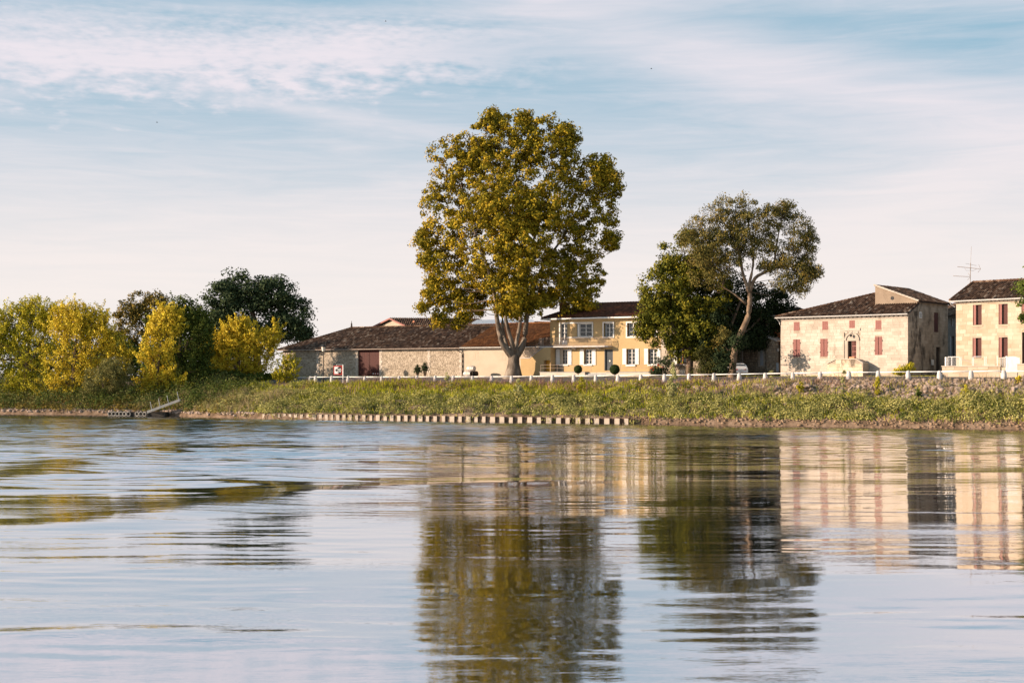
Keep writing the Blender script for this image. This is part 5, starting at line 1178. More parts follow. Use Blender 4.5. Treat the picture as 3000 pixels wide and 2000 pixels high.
# ------------------------------------------------------------------ parked car, seen from behind
def car():
    Yc = 172.0; c = P(2171.5, 1104, Yc); c[2] = gz(c[0], Yc) + .0; o = thing('parked_car', 'white hatchback parked behind the tall tree trunk, tail to the river', 'car', c)
    ang = R(8); ca, sa = math.cos(ang), math.sin(ang)
    def T(x, y, z): return (c[0] + x * ca - y * sa, c[1] + x * sa + y * ca, c[2] + z)      # x right, y forward (away), z up
    # cross sections along the length: (y, half width at sill, belt, shoulder, roof half width, sill z, belt z, roof z)
    secs = [(0.0, .72, .84, .80, .40, .82, .92), (.06, .80, .89, .84, .32, .86, 1.0), (.30, .86, .90, .70, .28, .95, 1.42), (.75, .88, .91, .62, .25, .98, 1.60), (1.5, .88, .91, .60, .25, .98, 1.64),
            (2.4, .88, .91, .60, .25, .97, 1.58), (3.1, .88, .90, .66, .25, .95, 1.15), (3.8, .86, .88, .74, .27, .88, .96), (4.2, .74, .76, .60, .35, .70, .76)]
    V = []; F = []
    for (y, ws, wb, wr, zs, zb, zr) in secs:
        V += [T(-ws, y, zs), T(-wb, y, (zs + zb) / 2), T(-wb * .985, y, zb), T(-wr, y, zr - .03), T(-wr * .8, y, zr), T(wr * .8, y, zr), T(wr, y, zr - .03), T(wb * .985, y, zb), T(wb, y, (zs + zb) / 2), T(ws, y, zs)]
    for i in range(len(secs) - 1):
        for k in range(10): k2 = (k + 1) % 10; F.append((i * 10 + k, i * 10 + k2, (i + 1) * 10 + k2, (i + 1) * 10 + k))
    F.append(tuple(range(10))); F.append(tuple(range(80, 90))[::-1])
    m = MB(); m.v = V; m.f = F; m.build('body', M_['carwhite'], o, smooth=False)
    m = MB(); q_ = [T(-.72, .135, 1.0), T(.72, .135, 1.0), T(.60, .285, 1.40), T(-.60, .285, 1.40)]; m.prism([np.array(x) for x in q_], [np.array(x) + (.0, -.02, .006) for x in q_]); m.build('rear_window', M_['glass'], o)
    m = MB(); q_ = [T(-.58, .36, 1.44), T(.58, .36, 1.44), T(.55, .18, 1.47), T(-.55, .18, 1.47)]; m.prism([np.array(x) for x in q_], [np.array(x) + (0, 0, .03) for x in q_]); m.build('spoiler', M_['carwhite'], o)
    for s in (-1, 1):
        m = MB(); q_ = [T(s * .42, -.01, .80), T(s * .86, .09, .80), T(s * .87, .12, .93), T(s * .42, -.0, .92)]; m.prism([np.array(x) for x in q_], [np.array(x) + (0, -.045, 0) for x in q_]); m.build('tail_light', M_['red'], o)
        q_ = [T(s * .93, .7, 1.0), T(s * .93, 2.4, 1.0), T(s * .70, 2.2, 1.5), T(s * .70, .8, 1.52)]; m = MB(); m.prism([np.array(x) for x in q_], [np.array(x) + (.004 * s, 0, 0) for x in q_]); m.build('side_window', M_['glass'], o)
        for y in (.75, 3.3):
            m = MB(); p = T(s * .80, y, .31); m.lathe(np.array(p) - np.array((ca, sa, 0)) * .1, [(.31, 0), (.33, .04), (.33, .18), (.30, .22)], 16, (ca, sa, 0)); wl = m.build('wheel', M_['tar'], o)
    m = MB(); m.hexa([T(-.80, -.03, .22), T(.80, -.03, .22), T(.84, .3, .22), T(-.84, .3, .22), T(-.82, -.05, .46), T(.82, -.05, .46), T(.86, .3, .46), T(-.86, .3, .46)]); m.build('bumper', M_['tar'], o)
    m = MB(); m.hexa([T(-.27, -.05, .58), T(.27, -.05, .58), T(.27, .0, .58), T(-.27, .0, .58), T(-.27, -.045, .70), T(.27, -.045, .70), T(.27, .0, .70), T(-.27, .0, .70)]); m.build('number_plate', M_['steel'], o)
    m = MB()
    for dz in (0, .055):
        for s in (-1, 1): m.hexa([T(0, -.03, .84 + dz), T(s * .07, -.03, .80 + dz), T(s * .07, -.005, .80 + dz), T(0, -.005, .84 + dz), T(0, -.03, .87 + dz), T(s * .07, -.03, .83 + dz), T(s * .07, -.005, .83 + dz), T(0, -.005, .87 + dz)])
    m.build('emblem', M_['steel'], o)
car()

# ------------------------------------------------------------------ sheet piling along the water
sp0 = thing('sheet_pile_wall', 'low corrugated sheet pile wall with pale faces along the waterline', 'retaining wall', (*wpt(770, 1228), 0))
x_ = 771.0; rr = random.Random(4)
def pw(px):
    py = np.interp(px, (760, 1860), (1227.0, 1242.0)); Y = CAMH * FPX / (py - HZ); return np.array(((px - 1500) / FPX * Y, Y))
while x_ < 1848:
    pitch = np.interp(x_, (770, 1000, 1300, 1840), (15, 18.5, 24, 28)) * (1 + rr.uniform(-.1, .12))
    A0, A1 = pw(x_), pw(x_ + pitch); d = A1 - A0; L = np.hypot(*d); d /= L; nn = np.array((d[1], -d[0]))     # towards the river
    zt = np.interp(x_, (760, 1850), (.66, .62)) + rr.uniform(-.03, .02); ff = rr.uniform(.40, .52) * L; dp = .34
    prof_ = [(0, 0), (ff, 0), (ff + L * .10, -dp), (L * .94, -dp), (L, 0)]
    def wp(a, b, z): q_ = A0 + d * a + nn * (b + .15); return (q_[0], q_[1], z)
    m = MB(); thk = .03
    def seg(p, q_): m.hexa([wp(p[0], p[1], -1.2), wp(q_[0], q_[1], -1.2), wp(q_[0], q_[1] - thk, -1.2), wp(p[0], p[1] - thk, -1.2), wp(p[0], p[1], zt), wp(q_[0], q_[1], zt), wp(q_[0], q_[1] - thk, zt), wp(p[0], p[1] - thk, zt)])
    seg((0, 0), (ff, 0)); po = m.build('pile', M_['pile'], sp0)
    m = MB()
    for p, q_ in zip(prof_[1:-1], prof_[2:]): seg(p, q_)
    if rr.random() < .7: mid = (ff + L * .3); m.box(Fr(A0, A1), mid, mid + .04, .15 - dp, .15 - dp + .05, -1.2, zt)
    m.build('pile_web', M_['pile_shaded'], po)
    x_ += pitch
p = wpt(764, 1226); Fg = Fr((p[0] - .35, p[1]), (p[0] + .35, p[1] - .2)); gg_ = thing('water_gauge', 'white board with black gauge marks at the left end of the piling', 'gauge board', (p[0], p[1], 0))
m = MB(); m.box(Fg, 0, .62, .3, .34, -.5, .74); m.build('board', M_['white'], gg_)
m = MB()
for k in range(3):
    z = .02 + k * .24
    m.box(Fg, .14, .20, .34, .345, z, z + .2).box(Fg, .20, .28, .34, .345, z + .15, z + .2).box(Fg, .20, .26, .34, .345, z + .07, z + .11)
    m.box(Fg, .40, .46, .34, .345, z, z + .12).box(Fg, .46, .56, .34, .345, z + .08, z + .13)
m.build('mark', M_['black'], gg_)
lg = thing('driftwood_log', 'dark waterlogged tree trunk stranded at the right end of the piling', 'log', (*wpt(1900, 1242), 0))
m = MB(); m.tube([(*wpt(1858, 1239), .45), (*wpt(1880, 1240), .5), (*wpt(1915, 1241), .38), (*wpt(1965, 1243), .25)], [.22, .38, .34, .16], 9); m.build('trunk', M_['bark'], lg, smooth=True)
m = MB(); m.tube([(*wpt(1852, 1240), .62), (*wpt(1862, 1241), .3), (*wpt(1868, 1242), .02)], [.08, .1, .06], 6); m.tube([(*wpt(1893, 1240), .5), (*wpt(1900, 1239), .85)], [.07, .03], 6); m.build('branch', M_['bark'], lg)

# pontoon, tyres, gangway
YP = CAMH * FPX / (1218.9 - HZ); FP = Fr(P(318, 0, YP + 1.0), P(484, 0, YP - .8))
pt = thing('landing_pontoon', 'low black floating pontoon moored under the yellow trees', 'pontoon', FP.W(0, 0, 0))
m = MB(); m.box(FP, 0, FP.L, -1.6, 0, -.3, .50); m.build('hull', M_['tar'], pt); m = MB(); m.box(FP, -.05, FP.L + .05, -1.65, .04, .50, .56); m.build('deck', M_['darkoak'], pt)
TW = ['first', 'second', 'third', 'fourth', 'fifth', 'sixth', 'seventh', 'eighth', 'ninth']
m = MB(); n1, n2, Rr, rr_ = 18, 8, .26, .085
for i in range(n1):
    for k in range(n2):
        t_, s = 2 * math.pi * i / n1, 2 * math.pi * k / n2
        m.v.append(((Rr + rr_ * math.cos(s)) * math.cos(t_), rr_ * 1.3 * math.sin(s), (Rr + rr_ * math.cos(s)) * math.sin(t_)))
for i in range(n1):
    for k in range(n2): i2, k2 = (i + 1) % n1, (k + 1) % n2; m.f.append((i * n2 + k, i2 * n2 + k, i2 * n2 + k2, i * n2 + k2))
ty = m.build('tyre', M_['rubber'], smooth=True)
for i, px in enumerate((324, 335, 346, 356.5, 366.5, 378, 403.5, 414.5, 425.5)):
    o = ty if i == 0 else ty.copy()
    if i: C.objects.link(o)
    o.location = FP.W(FP.A(px), .14, .30); o.rotation_euler = (0, R(0), FP.ang + .25 * math.sin(i * 3)); tag(o, f'{TW[i]} worn fender tyre from the left on the black pontoon', 'tyre', 'fender tyres along the pontoon')
    if i >= 6: o['label'] = f'{TW[i - 6]} fender tyre right of the gap, towards the gangway'
gw_ = thing('gangway', 'pale plank gangway sloping from the bank down to the pontoon', 'gangway', P(425, 1203, YP))
A_, B_ = P(432, 1203.5, YP - .9), P(528, 1168, YP - .2); dd_ = (B_ - A_); sd_ = np.cross(dd_, (0, 0, 1)); sd_ /= np.linalg.norm(sd_); wdt = .75
m = MB(); n_ = 14
for i in range(n_):
    p, q_ = A_ + dd_ * i / n_, A_ + dd_ * (i + .94) / n_
    mm = MB(); mm.prism([p - sd_ * wdt, q_ - sd_ * wdt, q_ + sd_ * wdt, p + sd_ * wdt], [x + np.array((0, 0, .05)) for x in (p - sd_ * wdt, q_ - sd_ * wdt, q_ + sd_ * wdt, p + sd_ * wdt)]); mm.build('plank', M_['plank'], gw_)
for s in (-1, 1): m.prism([A_ + sd_ * s * wdt - (0, 0, .3), B_ + sd_ * s * wdt - (0, 0, .3), B_ + sd_ * s * (wdt - .06) - (0, 0, .3), A_ + sd_ * s * (wdt - .06) - (0, 0, .3)], [A_ + sd_ * s * wdt - (0, 0, .002), B_ + sd_ * s * wdt - (0, 0, .002), B_ + sd_ * s * (wdt - .06) - (0, 0, .002), A_ + sd_ * s * (wdt - .06) - (0, 0, .002)])
m.build('beam', M_['plank'], gw_)
for f_ in (.15, .40, .66, .97):
    p = A_ + dd_ * f_ + sd_ * wdt; mm = MB(); mm.tube((p - (0, 0, .2), p + (-.22, 0, 1.0)), .03, 5); mm.build('post', M_['steel'], gw_)

# ------------------------------------------------------------------ foliage
def leaf_mesh(c, nrm, size, rg, aspect=.6, up=None):
    """rhombic leaves, c (n,3), nrm (n,3)"""
    n = len(c); t_ = rg.normal(0, 1, (n, 3))
    if up is not None: t_ = t_ * .5 + up
    t_ -= nrm * np.sum(t_ * nrm, 1)[:, None]; t_ /= np.linalg.norm(t_, axis=1)[:, None] + 1e-9; b = np.cross(nrm, t_)
    s = size[:, None] if np.ndim(size) else size
    V = np.stack((c - t_ * s * .5, c + b * s * aspect * .5 + t_ * s * .05, c + t_ * s * .5, c - b * s * aspect * .5 + t_ * s * .05), 1).reshape(-1, 3)
    F = np.arange(n * 4).reshape(n, 4); return V, F
def unit(n, rg): x = rg.normal(0, 1, (n, 3)); return x / np.linalg.norm(x, axis=1)[:, None]
def crown_clumps(lobes, n, rg, Y, thick=.9, bias=.45):
    """clump centres in lobes given as (px, py, rx, ry, dy): photograph pixels at distance Y + dy"""
    L = []
    for l in lobes:
        px, py, rx, ry = l[:4]; dy = l[4] if len(l) > 4 else 0
        k = (Y + dy) / FPX; L.append((*P(px, py, Y + dy), rx * k, min(rx, ry) * k * thick, ry * k))
    L = np.array(L); wt = (L[:, 3] * L[:, 5]) ** .6; wt = wt / wt.sum(); i = rg.choice(len(L), n, p=wt); d = unit(n, rg)
    r_ = 1 - bias * rg.random(n) ** 1.3; return L[i, :3] + d * L[i, 3:] * r_[:, None], d
def crown(lobes, Y, nclump, per, cr, leaf, seed, thick=.9, bias=.45, outw=.7, flat=.8, aspect=.6, up=None, shoot=None):
    rg = np.random.default_rng(seed); cc, cdn = crown_clumps(lobes, nclump, rg, Y, thick, bias)
    cs = cr * rg.uniform(.55, 1.35, nclump); ci = np.repeat(np.arange(nclump), per); n = len(ci)
    d = unit(n, rg); p = cc[ci] + d * (cs[ci] * rg.random(n) ** .45)[:, None] * np.array((1, 1, flat))
    if shoot:                                   # leafy shoots that run upwards and outwards instead of round clumps
        dv = cdn * (.95, .95, .3) + np.array((0, 0, .8)) + rg.normal(0, .42, (nclump, 3)); dv /= np.linalg.norm(dv, axis=1)[:, None]
        f = rg.random(n) - .45; L_ = shoot[0] * rg.uniform(.6, 1.4, nclump); p = cc[ci] + dv[ci] * (L_[ci] * f)[:, None] + d * (shoot[1] * (1.15 - f) * rg.random(n) ** .5)[:, None]
    nr = d * outw + cdn[ci] * outw * .5 + rg.normal(0, .55, (n, 3)); nr /= np.linalg.norm(nr, axis=1)[:, None]
    V, F = leaf_mesh(p, nr, leaf * rg.uniform(.7, 1.3, n), rg, aspect, up); return V, F, cc
def plumes(tips, h=70, w=11):
    """upright leafy shoots that end in the given tips"""
    out = []
    for x, y in tips:
        for k, f in enumerate((.0, .25, .5, .8)): out.append((x + random.uniform(-3, 3) * (k + 1), y + 9 + h * f, w * (.45 + .35 * k), h * .18))
    return out
def limbs(mb, paths, Y, n=8):
    """paths: list of [(px, py, radius_px, dy)...]"""
    out = []
    for pa in paths:
        pts, rad = [], []
        for q_ in pa: dy = q_[3] if len(q_) > 3 else 0; pts.append(P(q_[0], q_[1], Y + dy)); rad.append(q_[2] * Y / FPX)
        # smooth (Catmull-Rom)
        pp, rr2 = [], []
        for i in range(len(pts) - 1):
            p0, p1, p2, p3 = pts[max(i - 1, 0)], pts[i], pts[i + 1], pts[min(i + 2, len(pts) - 1)]
            for t_ in (0, .33, .67):
                pp.append(.5 * ((2 * p1) + (-p0 + p2) * t_ + (2 * p0 - 5 * p1 + 4 * p2 - p3) * t_ ** 2 + (-p0 + 3 * p1 - 3 * p2 + p3) * t_ ** 3)); rr2.append(rad[i] + (rad[i + 1] - rad[i]) * t_)
        pp.append(pts[-1]); rr2.append(rad[-1]); mb.tube(pp, rr2, n, True); out += list(zip(pp, rr2))
    return out
def twigs(mb, skel, cc, rg, k, r0=.07):
    S = np.array([p for p, _ in skel])
    for i in rg.choice(len(cc), min(k, len(cc)), replace=False):
        c = cc[i]; dd = np.linalg.norm((S - c) * (1, 1, .6), axis=1) + np.where(S[:, 2] > c[2], 4, 0); j = int(np.argmin(dd)); p = S[j]
        m1 = (p + c) / 2 + rg.normal(0, .3, 3) - (0, 0, .3); mb.tube((p, m1, c), (r0, r0 * .7, r0 * .25), 4, False)
def tree(name, label, cat, base, Y, lobes, lm, bark, paths, seed, nclump, per, cr, leaf, ntw=60, tw=.07, group=None, **kw):
    b = P(base[0], base[1], Y); g = gz(b[0], b[1]); o = thing(name, label, cat, (b[0], b[1], g), group)
    m = MB(); mtw = MB(); sk = limbs(m, paths, Y); V, F, cc = crown(lobes, Y, nclump, per, cr, leaf, seed, **kw)
    if ntw: twigs(mtw, sk, cc, np.random.default_rng(seed + 1), ntw, tw)
    m.build('trunk', M_[bark], o, smooth=True)
    if mtw.v: tag(mtw.build('branches', M_['bark'], o, smooth=True), kind='stuff')
    co_ = build_np('crown', V, F, M_[lm], o); return o
# big plane tree
tree('plane_tree', 'towering plane tree with huge golden green crown and forked pale trunk', 'tree', (1505, 1103), 187.5,
     [(1468, 405, 110, 80), (1600, 425, 105, 85), (1340, 480, 90, 90), (1500, 540, 190, 150), (1705, 520, 85, 80), (1765, 500, 45, 45), (1300, 620, 75, 110), (1420, 690, 160, 150, -2), (1580, 690, 150, 150), (1740, 650, 80, 100),
      (1792, 705, 38, 40), (1300, 790, 75, 100, 1), (1430, 830, 120, 85, 1), (1590, 800, 110, 95, 1), (1700, 800, 72, 105, 1), (1330, 890, 62, 38, 1), (1520, 895, 60, 40, 1), (1600, 870, 60, 30, 1), (1705, 880, 60, 42, 1), (1665, 920, 26, 30, 1), (1272, 850, 40, 50, 1), (1400, 905, 30, 22, 1), (1240, 700, 30, 40), (1290, 930, 30, 26, 1), (1340, 945, 26, 16, 1), (1355, 925, 20, 16), (1790, 545, 40, 50),
      (1500, 600, 140, 140, 3), (1500, 850, 85, 62, -5), (1500, 730, 120, 100, -6), (1440, 600, 110, 100, -6), (1590, 630, 90, 100, -5), (1490, 905, 60, 24, -3), (1575, 890, 36, 34, -3), (1250, 760, 34, 40), (1235, 900, 12, 14), (1390, 340 + 120, 60, 60), (1530, 345, 40, 22), (1440, 345, 36, 24), (1660, 400, 40, 40)],
     'leaf_plane', 'bark_plane',
     [[(1503, 1112, 34), (1504, 1095, 25), (1505, 1065, 17), (1505, 1040, 16), (1500, 1020, 15)],
      [(1502, 1045, 13), (1486, 1025, 11, -.5), (1470, 1003, 8, -1), (1462, 965, 7.5, -1), (1455, 928, 6.5, -1.5), (1446, 850, 5, -2), (1420, 760, 4, -2), (1380, 650, 3, -2), (1350, 540, 2)],
      [(1490, 1035, 7), (1482, 1005, 6.5, 1), (1474, 970, 5.5, 1.5), (1472, 925, 5, 2), (1470, 800, 4, 2), (1466, 600, 3, 2), (1465, 450, 1.5)],
      [(1503, 1040, 11), (1502, 1012, 7.5, -.8), (1494, 985, 6.5, -1), (1486, 955, 6, -1.2), (1481, 925, 5.5, -1.5), (1480, 840, 4.5, -1.5), (1500, 700, 3.5, -1), (1520, 520, 2)],
      [(1512, 1035, 9), (1513, 1008, 6), (1519, 975, 5.5), (1524, 945, 5), (1530, 870, 4), (1560, 720, 3), (1600, 520, 1.5)],
      [(1510, 1045, 13), (1526, 1022, 10, .5), (1536, 992, 8, .8), (1541, 950, 7, 1), (1546, 910, 6, 1), (1552, 880, 5.5, 1), (1590, 780, 4, 1), (1660, 680, 3), (1720, 560, 1.5)]],
     5, 2500, 64, .82, .34, 90, .06, bias=.62, outw=.95, thick=.6)
# round dark linden
tree('linden_tree', 'dense dark green round tree with short knobbly trunk beside the yellow house', 'tree', (2020, 1103), 175,
     [(2010, 760, 85, 85), (1960, 850, 80, 105), (2050, 860, 95, 120), (1915, 900, 45, 60), (1960, 960, 75, 62), (2060, 960, 85, 80), (2015, 1020, 62, 34), (2070, 1010, 50, 40), (2100, 880, 60, 90, 2), (1895, 960, 28, 40), (2090, 960, 50, 60), (2010, 880, 100, 120, 2)],
     'leaf_linden', 'bark', [[(2020, 1110, 13), (2020, 1080, 10), (2022, 1050, 9), (2018, 1000, 8), (2015, 900, 6), (2010, 780, 3)], [(2019, 1050, 6), (1985, 980, 5), (1950, 900, 2)], [(2019, 1050, 6), (2050, 980, 5), (2080, 900, 2)]],
     6, 720, 84, .9, .32, 40, bias=.4, outw=.8)
# dark evergreen between and behind the trunks
tree('holm_oak', 'very dark evergreen tree filling the gap behind the pale leaning trunk', 'tree', (2110, 1103), 174.5,
     [(2160, 870, 60, 60, 2), (2225, 880, 65, 55, 2), (2150, 950, 75, 60, 2), (2240, 935, 60, 45, 2), (2200, 985, 45, 34, 2), (2262, 975, 42, 28, 2), (2290, 885, 36, 34, 2), (2100, 920, 60, 70), (2085, 1000, 55, 50), (2120, 1045, 36, 45), (2225, 1000, 45, 22, 2), (2105, 1075, 40, 24), (2130, 985, 40, 40), (2118, 1062, 20, 34, -6), (2160, 1000, 20, 20, -6)],
     'leaf_dark', 'bark', [[(2110, 1110, 8), (2112, 1040, 6), (2140, 960, 5), (2170, 880, 3)], [(2112, 1020, 5), (2200, 960, 3, 1), (2240, 910, 1.5, 2)]],
     7, 480, 66, .95, .30, 20, outw=.5)
# tall leaning tree with open crown
tree('eucalyptus_tree', 'tall leaning tree with bare tan trunk and thin grey green crown', 'tree', (2145, 1103), 171,
     [(2150, 610, 70, 48), (2085, 660, 70, 55), (2050, 720, 55, 60), (2200, 650, 80, 60), (2270, 640, 55, 50), (2335, 690, 42, 70), (2310, 765, 40, 42), (2368, 700, 26, 50), (2250, 780, 34, 26), (2350, 800, 50, 36), (2300, 830, 36, 30), (2240, 720, 60, 45), (2135, 720, 70, 60), (2090, 800, 42, 50), (2380, 800, 42, 34), (2345, 840, 34, 26), (2300, 620, 45, 30),
      (2360, 770, 30, 22), (2015, 690, 35, 35), (2100, 740, 60, 60), (2180, 700, 70, 60), (2060, 790, 45, 45), (2150, 780, 40, 40), (2112, 985, 22, 34)],
     'leaf_euc', 'bark_euc',
     [[(2146, 1112, 13), (2146, 1080, 11), (2150, 1040, 10), (2160, 1000, 9), (2178, 960, 8.5), (2192, 925, 8), (2196, 890, 7.5), (2196, 860, 7), (2190, 845, 6.5)],
      [(2193, 850, 6), (2176, 800, 4.5), (2168, 750, 4), (2150, 690, 2.5), (2110, 640, 1.2)], [(2196, 855, 6), (2212, 815, 5), (2240, 798, 4.2), (2266, 782, 4), (2272, 740, 3), (2280, 690, 2), (2290, 640, 1)],
      [(2190, 850, 5), (2206, 780, 3.5), (2204, 720, 2.5), (2190, 640, 1.2)], [(2268, 782, 3), (2310, 790, 1.6), (2360, 800, 1)], [(2272, 750, 2), (2310, 742, 1.4), (2350, 765, 1)],
      [(2186, 890, 4), (2150, 860, 2.5), (2115, 840, 1.5)], [(2168, 760, 3), (2140, 780, 2, -1), (2100, 790, 1)], [(2165, 740, 2.5), (2120, 700, 1.6), (2060, 680, .8)]],
     8, 1000, 56, .70, .27, 190, .04, bias=.6, outw=.5, aspect=.38, up=np.array((0, 0, -.8)))
# left group
tree('oak_tree', 'broad dark green oak standing behind the left end of the barn', 'tree', (760, 1110), 236,
     [(720, 850, 85, 62), (800, 860, 75, 55), (860, 910, 50, 50), (660, 880, 60, 60), (640, 940, 55, 50), (740, 930, 100, 70), (840, 960, 65, 45), (885, 975, 30, 25), (700, 1000, 90, 50), (640, 1010, 60, 50)], 'leaf_oak', 'bark',
     [[(755, 1110, 13), (752, 1020, 11), (750, 960, 9), (730, 880, 5), (720, 820, 2)], [(752, 1000, 7), (800, 930, 5), (850, 890, 2)], [(752, 1000, 7), (690, 930, 5), (650, 880, 2)]],
     9, 520, 76, 1.35, .42, 70, outw=.6, bias=.6)
tree('russet_tree', 'russet brown leaved tree rising above the yellow riverside trees', 'tree', (430, 1120), 226,
     [(425, 862, 45, 28), (400, 900, 50, 28), (460, 895, 38, 30), (365, 925, 38, 24), (430, 930, 60, 25), (380, 975, 50, 40), (440, 980, 50, 40), (355, 960, 25, 25), (385, 1030, 60, 45), (330, 1000, 30, 40)], 'leaf_rust', 'bark',
     [[(430, 1125, 7), (430, 1000, 6), (428, 930, 4), (425, 860, 1.5)], [(430, 970, 3), (395, 920, 2), (370, 900, 1)], [(429, 950, 3), (460, 910, 1.5), (480, 880, 1)]], 10, 230, 50, .85, .36, 50, .05, bias=.6)
YG = 'riverside trees on the left bank'
tree('yellow_maple', 'first tall yellow tree at the left edge with twiggy top', 'tree', (60, 1195), 206,
     [(10, 960, 50, 70), (90, 950, 65, 60), (60, 1040, 80, 80), (130, 1010, 60, 80), (20, 1120, 60, 60), (120, 1110, 75, 60), (60, 1165, 80, 36), *plumes([(8, 905), (30, 890), (55, 896), (72, 884), (98, 876), (118, 886), (140, 895), (158, 888), (48, 940), (85, 930), (130, 920), (12, 950)]), (-60, 1000, 70, 110), (-150, 1040, 90, 120), (90, 915, 60, 28), (60, 1170, 80, 30)], 'leaf_yg', 'bark',
     [[(70, 1200, 6), (75, 1080, 5), (90, 960, 3), (95, 890, 1)], [(80, 1080, 3), (130, 980, 2), (150, 905, .8)], [(75, 1080, 3), (40, 980, 2), (35, 910, .8)], [(85, 1000, 2), (110, 940, 1.4), (118, 888, .6)]], 12, 700, 52, .95, .27, 110, .045, group=YG, bias=.75, shoot=(2.6, .42), up=np.array((0, 0, .5)))
tree('yellow_maple', 'second twiggy golden tree from the left edge, leaning right', 'tree', (215, 1195), 204,
     [(190, 950, 60, 50), (240, 960, 60, 55), (290, 985, 45, 55), (200, 1040, 85, 60), (270, 1060, 70, 60), (180, 1120, 80, 50), (260, 1130, 70, 45), (215, 915, 55, 25), (200, 1165, 90, 36), *plumes([(178, 892), (198, 897), (220, 886), (236, 905), (252, 902), (268, 912), (285, 907), (302, 905), (310, 940), (190, 930), (240, 935), (320, 960)]), (335, 1010, 30, 50), (365, 1050, 32, 50), (330, 1100, 40, 40)], 'leaf_yellow', 'bark',
     [[(215, 1200, 6), (215, 1080, 5), (225, 980, 3), (222, 895, .8)], [(216, 1080, 3), (180, 980, 2), (170, 900, .8)], [(216, 1060, 3), (270, 980, 2), (300, 912, .8)]], 13, 660, 52, .95, .27, 110, .045, group=YG, bias=.75, shoot=(2.6, .40), up=np.array((0, 0, .5)))
tree('ash_tree', 'tall green and yellow tree between the russet tree and the oak', 'tree', (520, 1170), 203,
     [(530, 930, 45, 38), (480, 960, 42, 45), (580, 960, 40, 45), (520, 1010, 80, 65), (590, 1030, 40, 70), (450, 1040, 40, 60), (540, 1090, 75, 60), *plumes([(510, 884), (538, 876), (555, 890), (580, 905), (600, 915), (490, 905), (612, 940)])], 'leaf_green', 'bark',
     [[(525, 1165, 7), (525, 1050, 6), (530, 950, 3), (535, 895, 1)], [(525, 1050, 3), (480, 960, 1.5)], [(525, 1050, 3), (575, 960, 1.5)]], 14, 460, 60, 1.0, .30, 60, .05, group=YG, bias=.7, shoot=(2.2, .5))
tree('yellow_maple', 'bright yellow tree leaning over the gangway', 'tree', (450, 1180), 199,
     [(480, 925, 30, 28), (452, 975, 36, 40), (505, 950, 30, 32), (438, 1040, 36, 40), (492, 1020, 30, 40), (470, 1090, 52, 44), (430, 1120, 42, 36), (512, 1120, 42, 36), (455, 1158, 60, 24), *plumes([(481, 894), (465, 912), (500, 905), (520, 900), (448, 930)])], 'leaf_yellow', 'bark',
     [[(460, 1185, 5), (462, 1080, 4), (475, 980, 2.5), (482, 910, 1)], [(462, 1080, 3), (430, 1020, 1)]], 15, 380, 48, .75, .27, 40, .04, group=YG, bias=.7, shoot=(2.0, .38))
tree('willow_bush', 'olive feathery willow bush low over the stony bank', 'bush', (310, 1190), 197,
     [(300, 1120, 62, 55), (350, 1090, 45, 45), (270, 1150, 45, 32), (350, 1160, 60, 32), (315, 1085, 35, 35)], 'leaf_willow', 'bark',
     [[(310, 1195, 3), (300, 1120, 2), (285, 1070, .8)], [(312, 1190, 3), (330, 1120, 2), (350, 1060, .8)]], 16, 260, 66, .7, .26, 30, .03, group=YG, aspect=.3, up=np.array((0, 0, .9)))
tree('yellow_bush_tree', 'golden yellow bushy tree with upright branch tips beside the barn', 'tree', (700, 1125), 210,
     [(700, 980, 36, 40), (655, 1000, 32, 40), (745, 1000, 30, 35), (720, 1030, 70, 45), (650, 1050, 50, 45), (775, 1030, 34, 55), (700, 1080, 88, 30), (795, 1000, 16, 36), (615, 1020, 18, 30), (690, 955, 14, 22), (725, 955, 12, 22), (755, 1075, 50, 30), *plumes([(694, 930), (718, 928), (660, 948), (730, 945), (805, 945), (795, 960), (770, 965), (598, 985), (625, 975), (645, 965)], 60, 9)], 'leaf_yellow', 'bark',
     [[(700, 1135, 5), (700, 1080, 4), (697, 1000, 2), (692, 940, .8)], [(700, 1090, 3), (650, 1020, 1.5), (630, 985, .6)], [(700, 1090, 3), (770, 1030, 1.5), (803, 960, .6)]], 17, 560, 54, .62, .26, 60, .04, bias=.75, shoot=(2.2, .32), up=np.array((0, 0, .8)))
tree('yellow_sapling', 'small yellow green sapling in front of the barn corner', 'tree', (840, 1123), 201,
     [(842, 1050, 12, 24), (830, 1080, 26, 28), (865, 1070, 18, 24), (840, 1100, 38, 16), (815, 1100, 16, 18)], 'leaf_yg', 'bark', [[(840, 1128, 2.5), (841, 1080, 1.6), (842, 1030, .6)]], 18, 110, 40, .38, .22, 14, .025, shoot=(1.3, .22), up=np.array((0, 0, .8)))
tree('magnolia_tree', 'dark leaved tree poking in at the right edge before the tall house', 'tree', (3075, 1110), 146,
     [(3010, 850, 42, 45), (3040, 800, 40, 40), (3060, 900, 55, 60), (3005, 930, 22, 18), (3060, 980, 50, 40)], 'leaf_green', 'bark', [[(3075, 1115, 7), (3065, 980, 5), (3040, 860, 2)], [(3065, 960, 3), (3020, 880, 1.5), (2995, 840, .6)]], 19, 110, 50, .65, .28, 40, .03)
